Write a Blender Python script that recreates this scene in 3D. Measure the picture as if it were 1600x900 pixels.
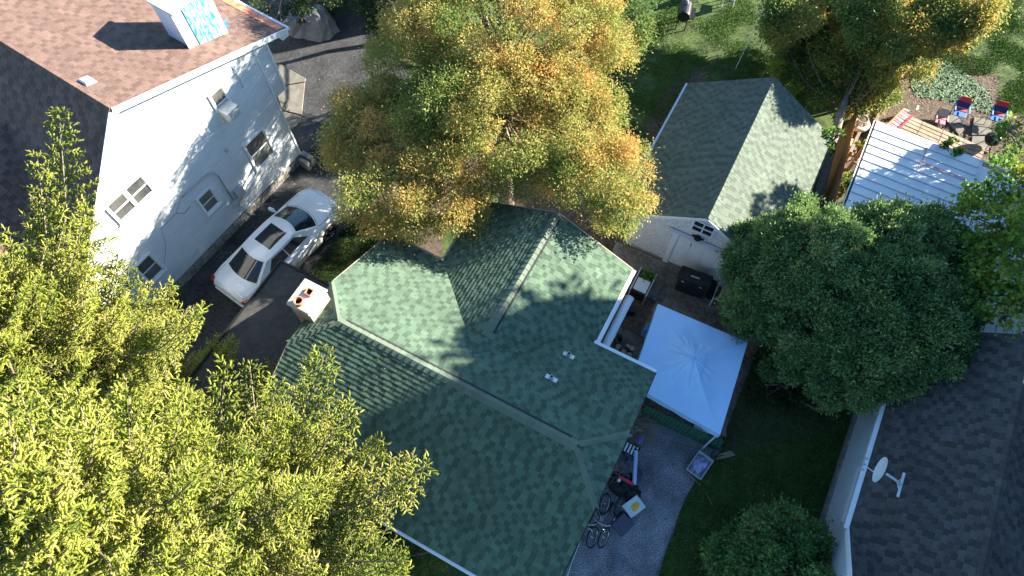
import bpy, bmesh, math, random
import numpy as np
from math import sin, cos, radians, pi, sqrt, tan, atan2
random.seed(7)
rs = np.random.RandomState(11)
for o in list(bpy.data.objects): bpy.data.objects.remove(o)
S = bpy.context.scene
COL = S.collection
# ------------------------------------------------------------ camera, sky, sun
CAMH, FOC, TILT = 22.0, 1067.0, radians(26)
cd = bpy.data.cameras.new('camera'); cam = bpy.data.objects.new('camera', cd); COL.objects.link(cam)
cam.location = (0, 0, CAMH); cam.rotation_euler = (TILT, 0, 0)
cd.sensor_width = 36; cd.lens = 36 * FOC / 1600; cd.clip_end = 2000
S.camera = cam
SUN_AZ, SUN_EL = radians(17), radians(22.5)      # azimuth measured from +X towards +Y
w = bpy.data.worlds.new('World'); S.world = w; w.use_nodes = True
nt = w.node_tree; nt.nodes.clear()
sky = nt.nodes.new('ShaderNodeTexSky'); sky.sky_type = 'NISHITA'; sky.sun_disc = False
sky.sun_elevation = SUN_EL; sky.sun_rotation = pi / 2 - SUN_AZ
sky.dust_density = 0.2; sky.ozone_density = 3.0
bg = nt.nodes.new('ShaderNodeBackground'); bg.inputs[1].default_value = 0.068
wo = nt.nodes.new('ShaderNodeOutputWorld')
tint = nt.nodes.new('ShaderNodeMix'); tint.data_type = 'RGBA'; tint.blend_type = 'MULTIPLY'; tint.inputs[0].default_value = 1; tint.inputs[7].default_value = (.84, 1, 1.06, 1)
nt.links.new(sky.outputs[0], tint.inputs[6]); nt.links.new(tint.outputs[2], bg.inputs[0]); nt.links.new(bg.outputs[0], wo.inputs[0])
sd = bpy.data.lights.new('sun', 'SUN'); sd.energy = 5.0; sd.angle = radians(0.5); sd.color = (1, 0.92, 0.77)
so = bpy.data.objects.new('sun', sd); COL.objects.link(so)
so.rotation_euler = (0, pi / 2 - SUN_EL, SUN_AZ)
S.view_settings.view_transform = 'Standard'; S.view_settings.look = 'None'
S.view_settings.exposure = 2.35; S.view_settings.gamma = 1
S.render.resolution_x = 1024; S.render.resolution_y = 576

# ------------------------------------------------------------ survey helpers
F_ = np.array([0, sin(TILT), -cos(TILT)]); U_ = np.array([0, cos(TILT), sin(TILT)])
def at(u, v, z=0.0):
    "surveyed photo point -> place in the yard at height z"
    d = F_ + np.array([1., 0, 0]) * (u - 800) / FOC - U_ * (v - 450) / FOC
    return np.array([0, 0, CAMH]) + d * ((z - CAMH) / d[2])
def seen(P):
    q = np.asarray(P, float) - [0, 0, CAMH]; dep = q @ F_
    return 800 + FOC * q[..., 0] / dep, 450 - FOC * (q @ U_) / dep, dep
CA, SA = cos(radians(-28)), sin(radians(-28))
def W(d, n, z=0.0): return np.array([d * CA - n * SA, d * SA + n * CA, z])   # street grid -> world
DD = np.array([CA, SA, 0]); NN = np.array([-SA, CA, 0]); ZZ = np.array([0, 0, 1.])
GR = radians(-28)

# ------------------------------------------------------------ materials
MATS = {}
def mat(name, col, rough=0.8, col2=None, scale=8, bump=0, bscale=None, spec=0.3, metal=0, tone=0, mixlo=.35, mixhi=.65, trans=0, coat=0, detail=6, stretch=None, attr=False, col3=None, alpha=1, rnd=0, stain=0):
    m = bpy.data.materials.new(name); m.use_nodes = True; MATS[name] = m
    t = m.node_tree; N = t.nodes; L = t.links; b = N['Principled BSDF']
    b.inputs['Roughness'].default_value = rough; b.inputs['Metallic'].default_value = metal
    b.inputs['Specular IOR Level'].default_value = spec; b.inputs['Coat Weight'].default_value = coat
    c = lambda q: (q[0], q[1], q[2], 1)
    tc = N.new('ShaderNodeTexCoord'); vec = tc.outputs['Object']
    if stretch:
        mp = N.new('ShaderNodeMapping'); mp.inputs['Scale'].default_value = stretch; L.new(vec, mp.inputs[0]); vec = mp.outputs[0]
    out = None
    if col2 is not None:
        nz = N.new('ShaderNodeTexNoise'); nz.inputs['Scale'].default_value = scale; nz.inputs['Detail'].default_value = detail
        nz.inputs['Roughness'].default_value = .65
        L.new(vec, nz.inputs['Vector'])
        rp = N.new('ShaderNodeValToRGB'); e = rp.color_ramp.elements
        e[0].position = mixlo; e[0].color = c(col); e[1].position = mixhi; e[1].color = c(col2)
        if col3 is not None:
            k = e.new((mixlo + mixhi) / 2); k.color = c(col3)
        L.new(nz.outputs[0], rp.inputs[0]); out = rp.outputs[0]
    if stain:
        n3 = N.new('ShaderNodeTexNoise'); n3.inputs['Scale'].default_value = 1.1; n3.inputs['Detail'].default_value = 7; n3.inputs['Roughness'].default_value = .6; L.new(vec, n3.inputs['Vector'])
        m3 = N.new('ShaderNodeMapRange'); m3.inputs[1].default_value = .35; m3.inputs[2].default_value = .65; m3.inputs[3].default_value = 1 - stain; m3.inputs[4].default_value = 1 + stain; L.new(n3.outputs[0], m3.inputs[0])
        v3 = N.new('ShaderNodeVectorMath'); v3.operation = 'SCALE'; L.new(out, v3.inputs[0]); L.new(m3.outputs[0], v3.inputs['Scale']); out = v3.outputs[0]
    if tone:
        at_ = N.new('ShaderNodeAttribute'); at_.attribute_name = 'tone'
        mr = N.new('ShaderNodeMapRange'); mr.inputs[3].default_value = 1 - tone; mr.inputs[4].default_value = 1 + tone
        L.new(at_.outputs['Fac'], mr.inputs[0])
        mx = N.new('ShaderNodeMix'); mx.data_type = 'RGBA'; mx.blend_type = 'MULTIPLY'; mx.inputs[0].default_value = 1
        if out: L.new(out, mx.inputs[6])
        else: mx.inputs[6].default_value = c(col)
        cb = N.new('ShaderNodeCombineColor')
        for k in range(3): L.new(mr.outputs[0], cb.inputs[k])
        L.new(cb.outputs[0], mx.inputs[7]); out = mx.outputs[2]
    if rnd:
        oi = N.new('ShaderNodeObjectInfo'); mr = N.new('ShaderNodeMapRange'); mr.inputs[3].default_value = 1 - rnd; mr.inputs[4].default_value = 1 + rnd
        L.new(oi.outputs['Random'], mr.inputs[0])
        vm = N.new('ShaderNodeVectorMath'); vm.operation = 'SCALE'; L.new(mr.outputs[0], vm.inputs['Scale'])
        if out: L.new(out, vm.inputs[0])
        else: vm.inputs[0].default_value = col
        out = vm.outputs[0]
    if out: L.new(out, b.inputs['Base Color'])
    else: b.inputs['Base Color'].default_value = c(col)
    if bump:
        n2 = N.new('ShaderNodeTexNoise'); n2.inputs['Scale'].default_value = bscale or scale * 4; n2.inputs['Detail'].default_value = 4
        L.new(vec, n2.inputs['Vector'])
        bp = N.new('ShaderNodeBump'); bp.inputs['Strength'].default_value = bump; bp.inputs['Distance'].default_value = .02
        L.new(n2.outputs[0], bp.inputs['Height']); L.new(bp.outputs[0], b.inputs['Normal'])
    return m
def leafmat(name, dark, mid, warm, trans=.35, rough=.6):
    "foliage: hue follows the per-leaf attribute tone (x) from green to turning colour"
    m = bpy.data.materials.new(name); m.use_nodes = True; MATS[name] = m
    t = m.node_tree; N = t.nodes; L = t.links; b = N['Principled BSDF']; out = N['Material Output']
    a = N.new('ShaderNodeAttribute'); a.attribute_name = 'tone'
    rp = N.new('ShaderNodeValToRGB'); e = rp.color_ramp.elements
    e[0].position = 0; e[0].color = (*dark, 1); e[1].position = 1; e[1].color = (*warm, 1)
    k = e.new(.5); k.color = (*mid, 1)
    L.new(a.outputs['Fac'], rp.inputs[0]); L.new(rp.outputs[0], b.inputs['Base Color'])
    b.inputs['Roughness'].default_value = rough; b.inputs['Specular IOR Level'].default_value = .25
    tr = N.new('ShaderNodeBsdfTranslucent'); L.new(rp.outputs[0], tr.inputs[0])
    mx = N.new('ShaderNodeMixShader'); mx.inputs[0].default_value = trans
    L.new(b.outputs[0], mx.inputs[1]); L.new(tr.outputs[0], mx.inputs[2]); L.new(mx.outputs[0], out.inputs[0])
    return m
M = MATS
mat('green_shingle', (.064, .108, .074), .92, (.114, .168, .118), 90, .5, 160, tone=.34, stain=.14, spec=.2)
mat('green_cap', (.11, .145, .11), .9, (.15, .185, .14), 60, .4, 160, tone=.15, spec=.25)
mat('garage_shingle', (.088, .112, .09), .92, (.14, .17, .135), 70, .5, 160, tone=.25, stain=.12, spec=.25)
mat('brown_shingle', (.115, .072, .060), .92, (.19, .125, .105), 40, .5, 160, tone=.26, stain=.12, spec=.2)
mat('grey_shingle', (.052, .047, .045), .92, (.105, .098, .093), 40, .5, 160, tone=.38, stain=.15, spec=.2)
mat('roof_felt', (.03, .035, .033), .95)
mat('flat_roof', (.035, .036, .038), .8, (.07, .068, .065), 3, .3, 80)
mat('white_paint', (.80, .82, .84), .5, (.72, .74, .76), 3, .1)
mat('white_vinyl', (.68, .71, .74), .45, (.60, .64, .68), 2.0, .05)
mat('worn_white', (.22, .20, .19), .75, (.66, .67, .69), 5, .5, 20, mixlo=.40, mixhi=.50, stretch=(3, 3, 26), detail=8)
mat('door_white', (.6, .63, .68), .6, (.7, .73, .76), 6, .2)
mat('pale_siding', (.62, .66, .7), .5, (.7, .73, .76), 4, .05)
mat('trim_tan', (.36, .30, .24), .7)
mat('dark_glass', (.012, .016, .02), .06, spec=.8)
mat('house_glass', (.03, .035, .04), .08, (.10, .10, .095), 1.5, spec=.8)
mat('insect_screen', (.10, .11, .115), .6, (.16, .165, .16), 3)
mat('concrete', (.11, .10, .088), .9, (.24, .22, .19), 7, .4, 60, detail=10, stain=.35)
mat('slab_concrete', (.12, .11, .092), .9, (.20, .185, .16), 3, .3, 60, detail=9)
mat('foundation', (.16, .15, .14), .9, (.38, .36, .33), 4, .6, 20)
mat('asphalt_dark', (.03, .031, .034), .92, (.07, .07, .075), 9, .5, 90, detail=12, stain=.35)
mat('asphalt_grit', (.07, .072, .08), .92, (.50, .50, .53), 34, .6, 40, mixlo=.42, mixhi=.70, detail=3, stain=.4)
mat('brick_tar', (.03, .03, .03), .9)
mat('soil', (.055, .042, .032), .95, (.14, .105, .08), 5, .8, 40, detail=10)
mat('lawn', (.035, .06, .016), .95, (.085, .12, .035), 3, .8, 50, detail=12, stain=.4)
mat('bark', (.11, .085, .065), .9, (.22, .175, .14), 9, .9, 14, stretch=(3, 3, .5))
mat('twig', (.17, .13, .10), .9, (.27, .22, .17), 9)
mat('pale_twig', (.34, .27, .19), .9)
mat('chimney_mortar', (.44, .37, .32), .85, (.6, .53, .46), 5, .7, 25)
mat('chimney_brick', (.30, .20, .16), .9, (.42, .34, .3), 8, .6, rnd=.2)
mat('clay_flue', (.40, .17, .10), .8, (.5, .24, .16), 10)
mat('soot', (.01, .009, .008), 1)
mat('zinc', (.45, .47, .5), .35, metal=.8)
mat('galvanised', (.5, .52, .55), .45, (.6, .62, .65), 8, metal=.4)
mat('black_plastic', (.012, .012, .013), .45)
mat('black_cloth', (.012, .013, .015), .7, (.03, .032, .035), 6, .5, 20)
mat('rubber', (.016, .016, .017), .75)
mat('car_white', (.80, .82, .85), .22, coat=.8, spec=.5)
mat('tail_red', (.30, .012, .012), .2, spec=.6)
mat('chrome', (.75, .76, .78), .15, metal=1)
mat('headlamp', (.55, .58, .6), .1, spec=.8)
mat('canopy', (.40, .60, .84), .3, (.46, .67, .88), 1.3, .15, 3, spec=.6)  # white vinyl with the blue of the reflected sky put into its colour
mat('tarp', (.11, .12, .135), .35, (.18, .19, .21), 2, .5, 5, spec=.5)
mat('green_fence', (.02, .085, .055), .7, (.035, .13, .08), 6, .3)
mat('cedar_board', (.42, .19, .075), .8, (.58, .29, .12), 6, .5, stretch=(4, 4, .7))
mat('deck_board', (.25, .195, .14), .85, (.37, .30, .22), 5, .5, rnd=.15)
mat('old_timber', (.17, .145, .115), .9, (.27, .235, .19), 6, .5)
mat('metal_roof', (.78, .80, .82), .4, (.84, .85, .86), 2, spec=.5)
mat('red_line', (.62, .16, .16), .7, (.75, .4, .4), 14)
mat('teal_cover', (.01, .26, .30), .5, (.30, .62, .58), 9, .7, stretch=(2.2, 2.2, .5), mixlo=.44, mixhi=.56)
mat('copper', (.40, .13, .07), .6, (.55, .22, .13), 6)
mat('blue_paint', (.03, .16, .62), .5)
mat('sky_blue_plastic', (.10, .30, .62), .5)
mat('navy', (.03, .04, .20), .7)
mat('red_fabric', (.55, .05, .06), .7)
mat('blue_fabric', (.02, .13, .55), .6)
mat('pink_fabric', (.5, .2, .26), .7)
mat('grey_fabric', (.38, .40, .42), .8)
mat('tan_cloth', (.42, .36, .24), .8, (.5, .44, .3), 5)
mat('terracotta', (.42, .16, .08), .8)
mat('stone_urn', (.42, .38, .32), .85, (.5, .46, .4), 8, .4)
mat('cream_tyre', (.55, .49, .42), .75, (.65, .6, .52), 6)
mat('card_white', (.62, .68, .68), .7)
mat('orange_print', (.85, .36, .02), .7, (.95, .52, .08), 14, mixlo=.4, mixhi=.6)
mat('dark_grey_box', (.075, .08, .11), .6)
mat('purple', (.25, .2, .6), .5)
mat('pipe_blue', (.35, .52, .78), .5, (.55, .68, .85), 16)
mat('bright_red', (.62, .03, .07), .5)
mat('log_end', (.40, .30, .2), .9, (.5, .4, .28), 12)
mat('laundry', (.30, .42, .62), .8, (.6, .55, .75), 13, .9, 12)
mat('ac_white', (.50, .51, .50), .5)
mat('meter_grey', (.42, .45, .46), .5)
mat('grass_blade', (.10, .19, .026), .8, tone=.5)
mat('shade_grass_blade', (.03, .06, .012), .85, tone=.5)  # darker copy of grass_blade, shade of the car strip put into the colour
mat('dry_leaf', (.24, .17, .10), .8, tone=.4)
mat('ivy', (.06, .12, .05), .7, tone=.4)
mat('silver_dish', (.70, .74, .78), .35)
leafmat('spruce_leaf', (.09, .15, .025), (.35, .38, .06), (.56, .51, .16), .42)
leafmat('cedar_leaf', (.16, .24, .055), (.42, .38, .11), (.70, .38, .13), .45)
leafmat('cedar_green', (.08, .15, .045), (.24, .30, .07), (.60, .35, .09), .4)
leafmat('dark_cedar', (.025, .05, .018), (.05, .085, .028), (.10, .10, .035), .3)
leafmat('arbor_leaf', (.09, .18, .06), (.23, .35, .12), (.40, .38, .14), .3)
leafmat('maple_leaf', (.08, .19, .04), (.20, .33, .05), (.52, .42, .07), .45)
leafmat('shrub_leaf', (.08, .18, .05), (.20, .34, .09), (.32, .2, .08), .35)

# ------------------------------------------------------------ object helpers
def thing(name, label, cat, loc, group=None):
    o = bpy.data.objects.new(name, None); COL.objects.link(o); o.location = tuple(map(float, loc)); o.empty_display_size = .2
    o['label'] = label; o['category'] = cat
    if group: o['group'] = group
    return o
def tag(o, label, cat, group=None):
    o['label'] = label; o['category'] = cat
    if group: o['group'] = group
    return o
def wloc(o):
    v = np.array(o.location[:])
    while o.parent: o = o.parent; v = v + np.array(o.location[:])
    return v
class MB:
    "collects faces in world coordinates; build() makes them ONE mesh object"
    def __init__(s): s.v = []; s.f = []; s.mi = []; s.tone = []
    def add(s, vs, fs, mi=0, tone=.5):
        k = len(s.v); s.v.extend([tuple(map(float, q)) for q in vs])
        for f in fs: s.f.append(tuple(k + i for i in f)); s.mi.append(mi); s.tone.append(tone)
        return s
    def box(s, c, sz, ax=None, mi=0, tone=.5, taper=1):
        ax = ax or (DD, NN, ZZ); c = np.array(c, float)
        vs = []
        for k in (-1, 1):
            tp = taper if k > 0 else 1
            for i, j in ((-1, -1), (1, -1), (1, 1), (-1, 1)):
                vs.append(c + ax[0] * (i * sz[0] / 2 * tp) + ax[1] * (j * sz[1] / 2 * tp) + ax[2] * (k * sz[2] / 2))
        return s.add(vs, [(3, 2, 1, 0), (4, 5, 6, 7), (0, 1, 5, 4), (1, 2, 6, 5), (2, 3, 7, 6), (3, 0, 4, 7)], mi, tone)
    def bar(s, a, b, wd, th, up=ZZ, mi=0):
        a = np.array(a, float); b = np.array(b, float); x = b - a; L = np.linalg.norm(x); x = x / L
        y = np.cross(up, x); y = y / (np.linalg.norm(y) + 1e-9); z = np.cross(x, y)
        return s.box((a + b) / 2, (L, wd, th), (x, y, z), mi)
    def tube(s, pts, r, n=6, mi=0, cap=True, tone=.5):
        pts = [np.array(p, float) for p in pts]; rr = r if hasattr(r, '__len__') else [r] * len(pts)
        vs = []; ref = None
        for i, p in enumerate(pts):
            t = pts[min(i + 1, len(pts) - 1)] - pts[max(i - 1, 0)]; t = t / (np.linalg.norm(t) + 1e-9)
            if ref is None: ref = np.array([0, 0, 1.]) if abs(t[2]) < .9 else np.array([1., 0, 0])
            a = ref - t * (ref @ t); a /= (np.linalg.norm(a) + 1e-9); ref = a; b = np.cross(t, a)
            for k in range(n): vs.append(p + (a * cos(2 * pi * k / n) + b * sin(2 * pi * k / n)) * rr[i])
        fs = []
        for i in range(len(pts) - 1):
            for k in range(n):
                fs.append((i * n + k, i * n + (k + 1) % n, (i + 1) * n + (k + 1) % n, (i + 1) * n + k))
        if cap: fs.append(tuple(range(n - 1, -1, -1))); fs.append(tuple(range((len(pts) - 1) * n, len(pts) * n)))
        return s.add(vs, fs, mi, tone)
    def lathe(s, c, prof, n=16, ax=None, mi=0, close=False):
        "prof = (radius, height) list"
        ax = ax or (np.array([1., 0, 0]), np.array([0, 1., 0]), ZZ); c = np.array(c, float); vs = []
        for r, h in prof:
            for k in range(n): vs.append(c + ax[0] * (r * cos(2 * pi * k / n)) + ax[1] * (r * sin(2 * pi * k / n)) + ax[2] * h)
        fs = []; m = len(prof)
        for i in range(m if close else m - 1):
            j = (i + 1) % m
            for k in range(n): fs.append((i * n + k, i * n + (k + 1) % n, j * n + (k + 1) % n, j * n + k))
        if not close:
            fs.append(tuple(range(n - 1, -1, -1))); fs.append(tuple(range((m - 1) * n, m * n)))
        return s.add(vs, fs, mi)
    def prism(s, poly, off, mi=0, tone=.5):
        "closed prism from a planar 3D polygon pushed by vector off"
        n = len(poly); a = [np.array(p, float) for p in poly]; b = [p + off for p in a]
        fs = [tuple(range(n)), tuple(range(2 * n - 1, n - 1, -1))] + [(i, n + i, n + (i + 1) % n, (i + 1) % n) for i in range(n)]
        return s.add(a + b, fs, mi, tone)
    def ring(s, c, R, r, ax=None, n=20, m=6, mi=0):
        return s.lathe(c, [(R + r * cos(2 * pi * k / m), r * sin(2 * pi * k / m)) for k in range(m)], n, ax, mi, True)
    def build(s, name, mats, parent=None, smooth=False, kind=None, bevel=0, fixn=True, subs=0):
        me = bpy.data.meshes.new(name)
        o = bpy.data.objects.new(name, me); COL.objects.link(o)
        V = np.array(s.v, float).reshape(-1, 3)
        if parent is not None:
            V = V - wloc(parent); o.parent = parent
        else:
            base = np.array([V[:, 0].mean(), V[:, 1].mean(), V[:, 2].min()]); V = V - base; o.location = tuple(base)
        me.from_pydata(V.tolist(), [], s.f)
        mats = mats if isinstance(mats, (list, tuple)) else [mats]
        for q in mats: me.materials.append(M[q] if isinstance(q, str) else q)
        me.polygons.foreach_set('material_index', s.mi)
        if any(abs(t - .5) > 1e-6 for t in s.tone):
            at_ = me.attributes.new('tone', 'FLOAT', 'FACE'); at_.data.foreach_set('value', s.tone)
        if fixn and len(s.f) < 30000:
            bm = bmesh.new(); bm.from_mesh(me); bmesh.ops.recalc_face_normals(bm, faces=bm.faces); bm.to_mesh(me); bm.free()
        if smooth: me.polygons.foreach_set('use_smooth', [True] * len(me.polygons))
        if bevel:
            md = o.modifiers.new('bevel', 'BEVEL'); md.width = bevel; md.segments = 2; md.limit_method = 'ANGLE'
        if subs:
            md = o.modifiers.new('subd', 'SUBSURF'); md.levels = subs; md.render_levels = subs
        me.update()
        if kind: o['kind'] = kind
        return o
def fastmesh(name, V, Fq, matl, parent, tone=None, kind=None, smooth=False):
    "big numpy mesh: V (n,3) world, Fq (m,k) faces, tone per face"
    me = bpy.data.meshes.new(name); V = V - (wloc(parent) if parent is not None else 0)
    me.vertices.add(len(V)); me.vertices.foreach_set('co', V.astype(np.float32).ravel())
    k = Fq.shape[1]; me.loops.add(Fq.size); me.loops.foreach_set('vertex_index', Fq.astype(np.int32).ravel())
    me.polygons.add(len(Fq)); me.polygons.foreach_set('loop_start', np.arange(0, Fq.size, k, dtype=np.int32))
    if tone is not None:
        a = me.attributes.new('tone', 'FLOAT', 'FACE'); a.data.foreach_set('value', tone.astype(np.float32))
    me.materials.append(M[matl]); me.update(calc_edges=True)
    if smooth: me.polygons.foreach_set('use_smooth', [True] * len(Fq))
    o = bpy.data.objects.new(name, me); COL.objects.link(o)
    if parent is not None: o.parent = parent
    if kind: o['kind'] = kind
    return o
def copy_tree(o, loc, label=None, rotz=None):
    c = o.copy(); COL.objects.link(c); c.location = tuple(map(float, loc))
    if label: c['label'] = label
    if rotz is not None: c.rotation_euler[2] = rotz
    def rec(src, dst):
        for ch in [q for q in bpy.data.objects if q.parent == src]:
            d = ch.copy(); COL.objects.link(d); d.parent = dst; rec(ch, d)
    rec(o, c); return c

# ------------------------------------------------------------ shingles
def clip(poly, region):
    "Sutherland-Hodgman: poly against convex region (2D lists)"
    area = sum(region[i][0] * region[(i + 1) % len(region)][1] - region[(i + 1) % len(region)][0] * region[i][1] for i in range(len(region)))
    R = region if area > 0 else region[::-1]
    out = poly
    for i in range(len(R)):
        a = R[i]; b = R[(i + 1) % len(R)]; ex, ey = b[0] - a[0], b[1] - a[1]
        inp, out = out, []
        for j in range(len(inp)):
            p, q = inp[j], inp[(j + 1) % len(inp)]
            sp = ex * (p[1] - a[1]) - ey * (p[0] - a[0]); sq = ex * (q[1] - a[1]) - ey * (q[0] - a[0])
            if sp >= 0: out.append(p)
            if (sp >= 0) != (sq >= 0):
                t = sp / (sp - sq); out.append((p[0] + t * (q[0] - p[0]), p[1] + t * (q[1] - p[1])))
        if len(out) < 3: return []
    return out
def parea(p): return abs(sum(p[i][0] * p[(i + 1) % len(p)][1] - p[(i + 1) % len(p)][0] * p[i][1] for i in range(len(p)))) / 2
WDS = (.55, .85, 1.15)
class Roofing:
    "tabs gathered over all slopes of one roof; the 300 that show largest become parts, the rest one stuff part"
    def __init__(s, tab, exposure, mat_, thick=.016): s.w = tab; s.e = exposure; s.m = mat_; s.th = thick; s.full = []; s.rest = MB(); s.cache = {}
    def slope(s, O, Uv, Vv, regions):
        O = np.array(O, float); Nv = np.cross(Uv, Vv)
        if Nv[2] < 0: Nv = -Nv
        us = [p[0] for r in regions for p in r]; vs = [p[1] for r in regions for p in r]
        row = 0; v = min(vs)
        while v < max(vs) - .01:
            u = min(us) - random.random() * s.w
            lastthick = random.random() < .5
            while u < max(us):
                thick = 1 if not lastthick else (0 if random.random() < .85 else 1); lastthick = bool(thick)
                k = random.choice((1, 1, 2)) if thick else 0; wd = s.w * WDS[k]
                tone = random.choice((2, 3, 3, 4)) if thick else random.choice((0, 0, 1)); wob = random.uniform(-.0015, .0015)
                rect = [(u + .004, v + wob), (u + wd - .004, v + wob), (u + wd - .004, v + s.e - .001), (u + .004, v + s.e - .001)]
                for r in regions:
                    c = clip(rect, r)
                    if not c or parea(c) < .0004: continue
                    if parea(c) > parea(rect) * .999:
                        s.full.append((O + Uv * (u + wd / 2) + Vv * (v + wob), Uv, Vv, Nv, k, thick, tone))
                    else: s.tab(s.rest, O, Uv, Vv, Nv, c, v, thick, tone)
                u += wd
            v += s.e; row += 1
    def tab(s, mb, O, Uv, Vv, Nv, c, v0, thick, tone):
        n = len(c); top = []; bot = []
        for (u, v) in c:
            h = (.35 + .65 * (1 - (v - v0) / s.e)) * s.th * (1.0 if thick else .82)
            p = O + Uv * u + Vv * v; top.append(p + Nv * h); bot.append(p + Nv * .0005)
        mb.add(top + bot, [tuple(range(n))] + [(i, n + i, n + (i + 1) % n, (i + 1) % n) for i in range(n)], 0, .1 + .2 * tone)
    def mesh(s, k, thick, tone):
        if (k, thick, tone) not in s.cache:
            wd = s.w * WDS[k] - .008; mb = MB(); X = np.eye(3)
            c = [(-wd / 2, 0), (wd / 2, 0), (wd / 2, s.e - .001), (-wd / 2, s.e - .001)]
            s.tab(mb, np.zeros(3), X[0], X[1], X[2], c, 0, thick, tone)
            me = bpy.data.meshes.new('shingle'); me.from_pydata(mb.v, [], mb.f); me.materials.append(M[s.m])
            a = me.attributes.new('tone', 'FLOAT', 'FACE'); a.data.foreach_set('value', mb.tone)
            s.cache[(k, thick, tone)] = me
        return s.cache[(k, thick, tone)]
    def finish(s, root, hide=None, limit=298):
        from mathutils import Matrix
        P = np.array([f[0] for f in s.full]); u, v, d = seen(P)
        ok = (u > 8) & (u < 1592) & (v > 8) & (v < 892)
        fac = np.array([abs(((np.array([0, 0, CAMH]) - f[0]) / np.linalg.norm(np.array([0, 0, CAMH]) - f[0])) @ f[3]) for f in s.full])
        if hide is not None: ok &= ~np.array([hide(a, b) for a, b in zip(u, v)])
        score = np.where(ok, fac / d ** 2, -1); order = np.argsort(-score); base = wloc(root)
        for r, i in enumerate(order):
            p, Uv, Vv, Nv, k, thick, tone = s.full[i]
            if r < limit and score[i] > 0:
                o = bpy.data.objects.new('shingle', s.mesh(k, thick, tone)); COL.objects.link(o); o.parent = root
                mt = Matrix(((Uv[0], Vv[0], Nv[0]), (Uv[1], Vv[1], Nv[1]), (Uv[2], Vv[2], Nv[2]))); 
                if mt.determinant() < 0: mt = Matrix(((-Uv[0], Vv[0], Nv[0]), (-Uv[1], Vv[1], Nv[1]), (-Uv[2], Vv[2], Nv[2])))
                o.location = tuple(p - base); o.rotation_euler = mt.to_euler()
            else:
                wd = s.w * WDS[k] - .008; c = [(-wd / 2, 0), (wd / 2, 0), (wd / 2, s.e - .001), (-wd / 2, s.e - .001)]
                s.tab(s.rest, p, Uv, Vv, Nv, c, 0, thick, tone)
        s.rest.build('shingle_field', s.m, root, kind='stuff', fixn=False)
def nrm(v): v = np.array(v, float); return v / np.linalg.norm(v)
def caps(root, a, b, s1, s2, mt, step=.2, half=.15, raise_=.0, limit=60, name='ridge_cap'):
    "folded cap pieces from a (low end) to b; s1, s2 = unit vectors down either slope"
    a = np.array(a, float); b = np.array(b, float); L = np.linalg.norm(b - a); t = (b - a) / L
    n = max(1, int(round(L / step))); st = L / n
    for i in range(n):
        p0 = a + t * (i * st - .0); p1 = a + t * ((i + 1) * st - .002)
        h0, h1 = .026 + raise_, .014 + raise_; mb = MB()
        up = ZZ
        vs = []
        for p, h in ((p0, h0), (p1, h1)):
            vs += [p + s1 * half + up * h, p + up * (h + .006), p + s2 * half + up * h, p + s2 * half + up * (h - .014), p + up * (h - .01), p + s1 * half + up * (h - .014)]
        fs = [(0, 1, 7, 6), (1, 2, 8, 7), (2, 3, 9, 8), (3, 4, 10, 9), (4, 5, 11, 10), (5, 0, 6, 11), (0, 5, 4, 1), (1, 4, 3, 2), (6, 7, 10, 11), (7, 8, 9, 10)]
        mb.add(vs, fs, 0, random.uniform(.2, .8)); mb.build(name, mt, root)
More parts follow.
